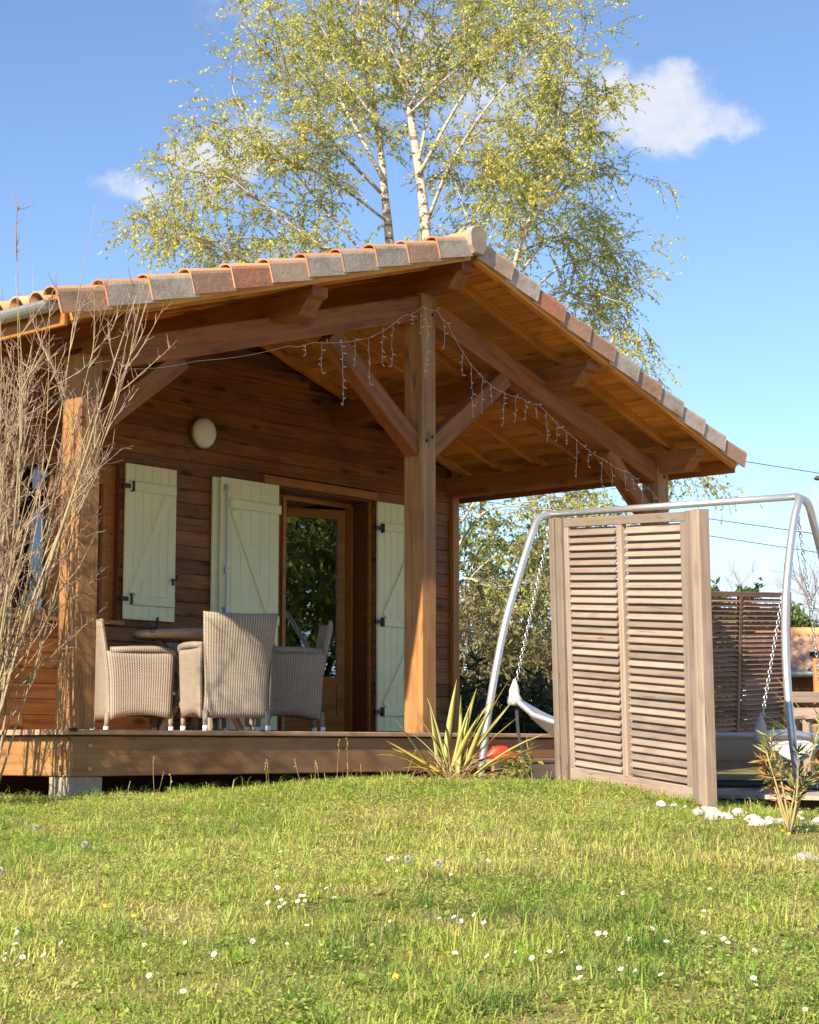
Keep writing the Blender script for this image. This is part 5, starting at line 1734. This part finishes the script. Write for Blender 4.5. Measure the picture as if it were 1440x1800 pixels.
parts = [make_grass(360000, 2.6, 13.6, 1.0), make_herbs(420000, 2.6, 13.6, 1.0), make_rosettes(2600)]
V = np.concatenate([p[0] for p in parts])
offs = np.cumsum([0] + [len(p[0]) for p in parts[:-1]])
F = np.concatenate([p[1] + o for p, o in zip(parts, offs)])
CC = np.concatenate([p[2] for p in parts])
tag(link('grass', fastmesh('grass', V, F, 3, M_GRASS, False, CC)), 'short sunlit lawn grass mixed with clover and weeds', 'grass', kind='stuff')


def flower_mesh(kind):
    m = MB()
    if kind == 'daisy':
        m.tube([(0, 0, 0), (0.002, 0.001, 0.03), (0.0, 0.0, 0.058)], 0.0011, 4)
        ns = len(m.f)
        k = 13
        for j in range(k):
            a = 2 * PI * j / k
            c, s = math.cos(a), math.sin(a)
            b = len(m.v)
            for (r_, w_, z) in ((0.003, -0.0018, 0.059), (0.003, 0.0018, 0.059), (0.0115, 0.0024, 0.0625), (0.0115, -0.0024, 0.0625)):
                m.v.append((c * r_ - s * w_, s * r_ + c * w_, z))
            m.f.append((b, b + 1, b + 2, b + 3))
        np_ = len(m.f)
        m.lathe([(0.0, 0.0585), (0.0035, 0.059), (0.0038, 0.0615), (0.002, 0.0635), (0.0, 0.064)], 8)
        me = m.mesh('daisy', M_STALK)
        me.materials.append(M_PETAL); me.materials.append(M_YOLK)
        for i, p in enumerate(me.polygons):
            p.material_index = 0 if i < ns else 1 if i < np_ else 2
    elif kind == 'dandelion':
        m.tube([(0, 0, 0), (0.002, 0.001, 0.03), (0.0, 0.0, 0.05)], 0.0015, 4)
        ns = len(m.f)
        m.lathe([(0.0, 0.05), (0.008, 0.052), (0.014, 0.058), (0.013, 0.061), (0.006, 0.064), (0.0, 0.065)], 12)
        me = m.mesh('dandelion', M_STALK)
        me.materials.append(M_YOLK)
        for i, p in enumerate(me.polygons): p.material_index = 0 if i < ns else 1
    else:
        m.tube([(0, 0, 0), (0.004, 0.002, 0.06), (0.0, 0.0, 0.115)], 0.0016, 4)
        ns = len(m.f)
        for j in range(150):
            zz = 1 - 2 * (j + 0.5) / 150
            a = j * 2.39996
            r_ = math.sqrt(max(0, 1 - zz * zz))
            d = Vector((r_ * math.cos(a), r_ * math.sin(a), zz))
            o = d.orthogonal().normalized() * 0.0022
            q = d.cross(o)
            c = Vector((0, 0, 0.133))
            b = len(m.v)
            m.v += [tuple(c + d * 0.004), tuple(c + d * 0.0195 + o), tuple(c + d * 0.0195 + q), tuple(c + d * 0.0195 - o), tuple(c + d * 0.0195 - q)]
            m.f += [(b, b + 1, b + 2), (b, b + 2, b + 3), (b, b + 3, b + 4), (b, b + 4, b + 1)]
        me = m.mesh('dandelion_clock', M_STALK)
        me.materials.append(M_FLUFF)
        for i, p in enumerate(me.polygons): p.material_index = 0 if i < ns else 1
    return me


def plant_at(name, me, X, Z, sc, label, cat, group):
    p = cg(X, Z, 0)
    p.z = float(gz(p.x, p.y))
    M = Matrix.Translation(p) @ Matrix.Rotation(R(190) + random.gauss(0, 0.5), 4, 'Z') @ Matrix.Rotation(random.gauss(0, 0.2), 4, 'X') @ Matrix.Rotation(random.uniform(0.35, 1.05), 4, 'Y') @ Matrix.Rotation(random.uniform(0, 6), 4, 'Z') @ Matrix.Scale(sc * 0.63, 4)
    return tag(link(name, me, None, M), label, cat, group)


DA = flower_mesh('daisy')
clusters = [(-1.05, 4.85, 14, 0.09), (-1.25, 5.3, 6, 0.06), (-0.35, 6.1, 12, 0.07), (0.1, 5.6, 6, 0.1), (0.75, 5.3, 9, 0.12), (0.35, 4.95, 5, 0.05), (0.45, 4.5, 4, 0.1), (-1.7, 7.0, 6, 0.14), (0.35, 7.2, 5, 0.35), (-0.6, 5.2, 7, 0.4), (0.95, 6.4, 3, 0.2), (-0.1, 7.9, 4, 0.3), (1.2, 4.8, 3, 0.3), (-0.5, 4.4, 4, 0.3), (0.2, 4.2, 3, 0.3)]
for (X, Z, k, s_) in clusters:
    for j in range(k):
        plant_at('daisy', DA, X + random.gauss(0, s_), Z + random.gauss(0, s_ * 1.3), random.uniform(0.85, 1.2), 'small white daisy blooming in the lawn', 'daisy', 'white daisies in the lawn')
DD = flower_mesh('dandelion')
for (X, Z) in ((-1.4, 6.4), (-1.0, 6.0), (-1.25, 4.6), (-0.85, 5.7), (-0.02, 4.6), (1.85, 9.2), (1.9, 9.15)):
    plant_at('dandelion', DD, X, Z, random.uniform(0.8, 1.1), 'small yellow dandelion flower in the lawn', 'dandelion', 'yellow dandelions in the lawn')
DC = flower_mesh('clock')
for (X, Z, lab) in ((-1.75, 8.6, 'fluffy dandelion clock standing before the dark gap under the deck'), (-1.45, 6.65, 'fluffy dandelion clock in the lawn near the shrub side'), (0.05, 6.9, 'fluffy dandelion clock in the middle of the lawn'), (0.14, 6.6, 'fluffy dandelion clock just below another in mid lawn'), (-1.35, 7.6, 'fluffy dandelion clock before the concrete footing')):
    plant_at('dandelion_clock', DC, X, Z, random.uniform(1.0, 1.25), lab, 'dandelion', 'dandelion clocks in the lawn')
# thin seed stalks along the deck and in the lawn
stalk_me = []
for v in range(4):
    m = MB()
    L = (0.20, 0.15, 0.26, 0.12)[v]
    pts = wander((0, 0, 0), (0.15, 0.05, 1), L, 6, 0.08, 0.02)
    m.tube(pts, 0.0011, 4)
    for j in range(3):
        q, dq = along(pts, 1 - 0.12 * j)
        m.tube([q, q + dq * 0.008 + Vector((random.gauss(0, 0.006), 0, 0)), q + dq * 0.014], [0.0014, 0.0028, 0.001], 5)
    stalk_me.append(m.mesh('seed_stalk', M_STALK, True))
for k in range(17):
    if k < 14:
        X, Z = random.uniform(-2.2, 0.1), 0
        Z = 11.5 + (X + 2.2) * 0.85 + random.uniform(-0.7, -0.05)
    else:
        X, Z = random.uniform(-1.3, 1.3), random.uniform(5, 9)
    p = cg(X, Z, 0)
    p.z = float(gz(p.x, p.y))
    if p.x > -0.02 and p.y > 0: continue
    tag(link('seed_stalk', stalk_me[k % 4], None, Matrix.Translation(p) @ Matrix.Rotation(random.uniform(0, 6), 4, 'Z') @ Matrix.Scale(random.uniform(0.8, 1.3), 4)), 'thin dry seed stalk standing up from the lawn', 'seed stalk', 'dry seed stalks in the lawn')
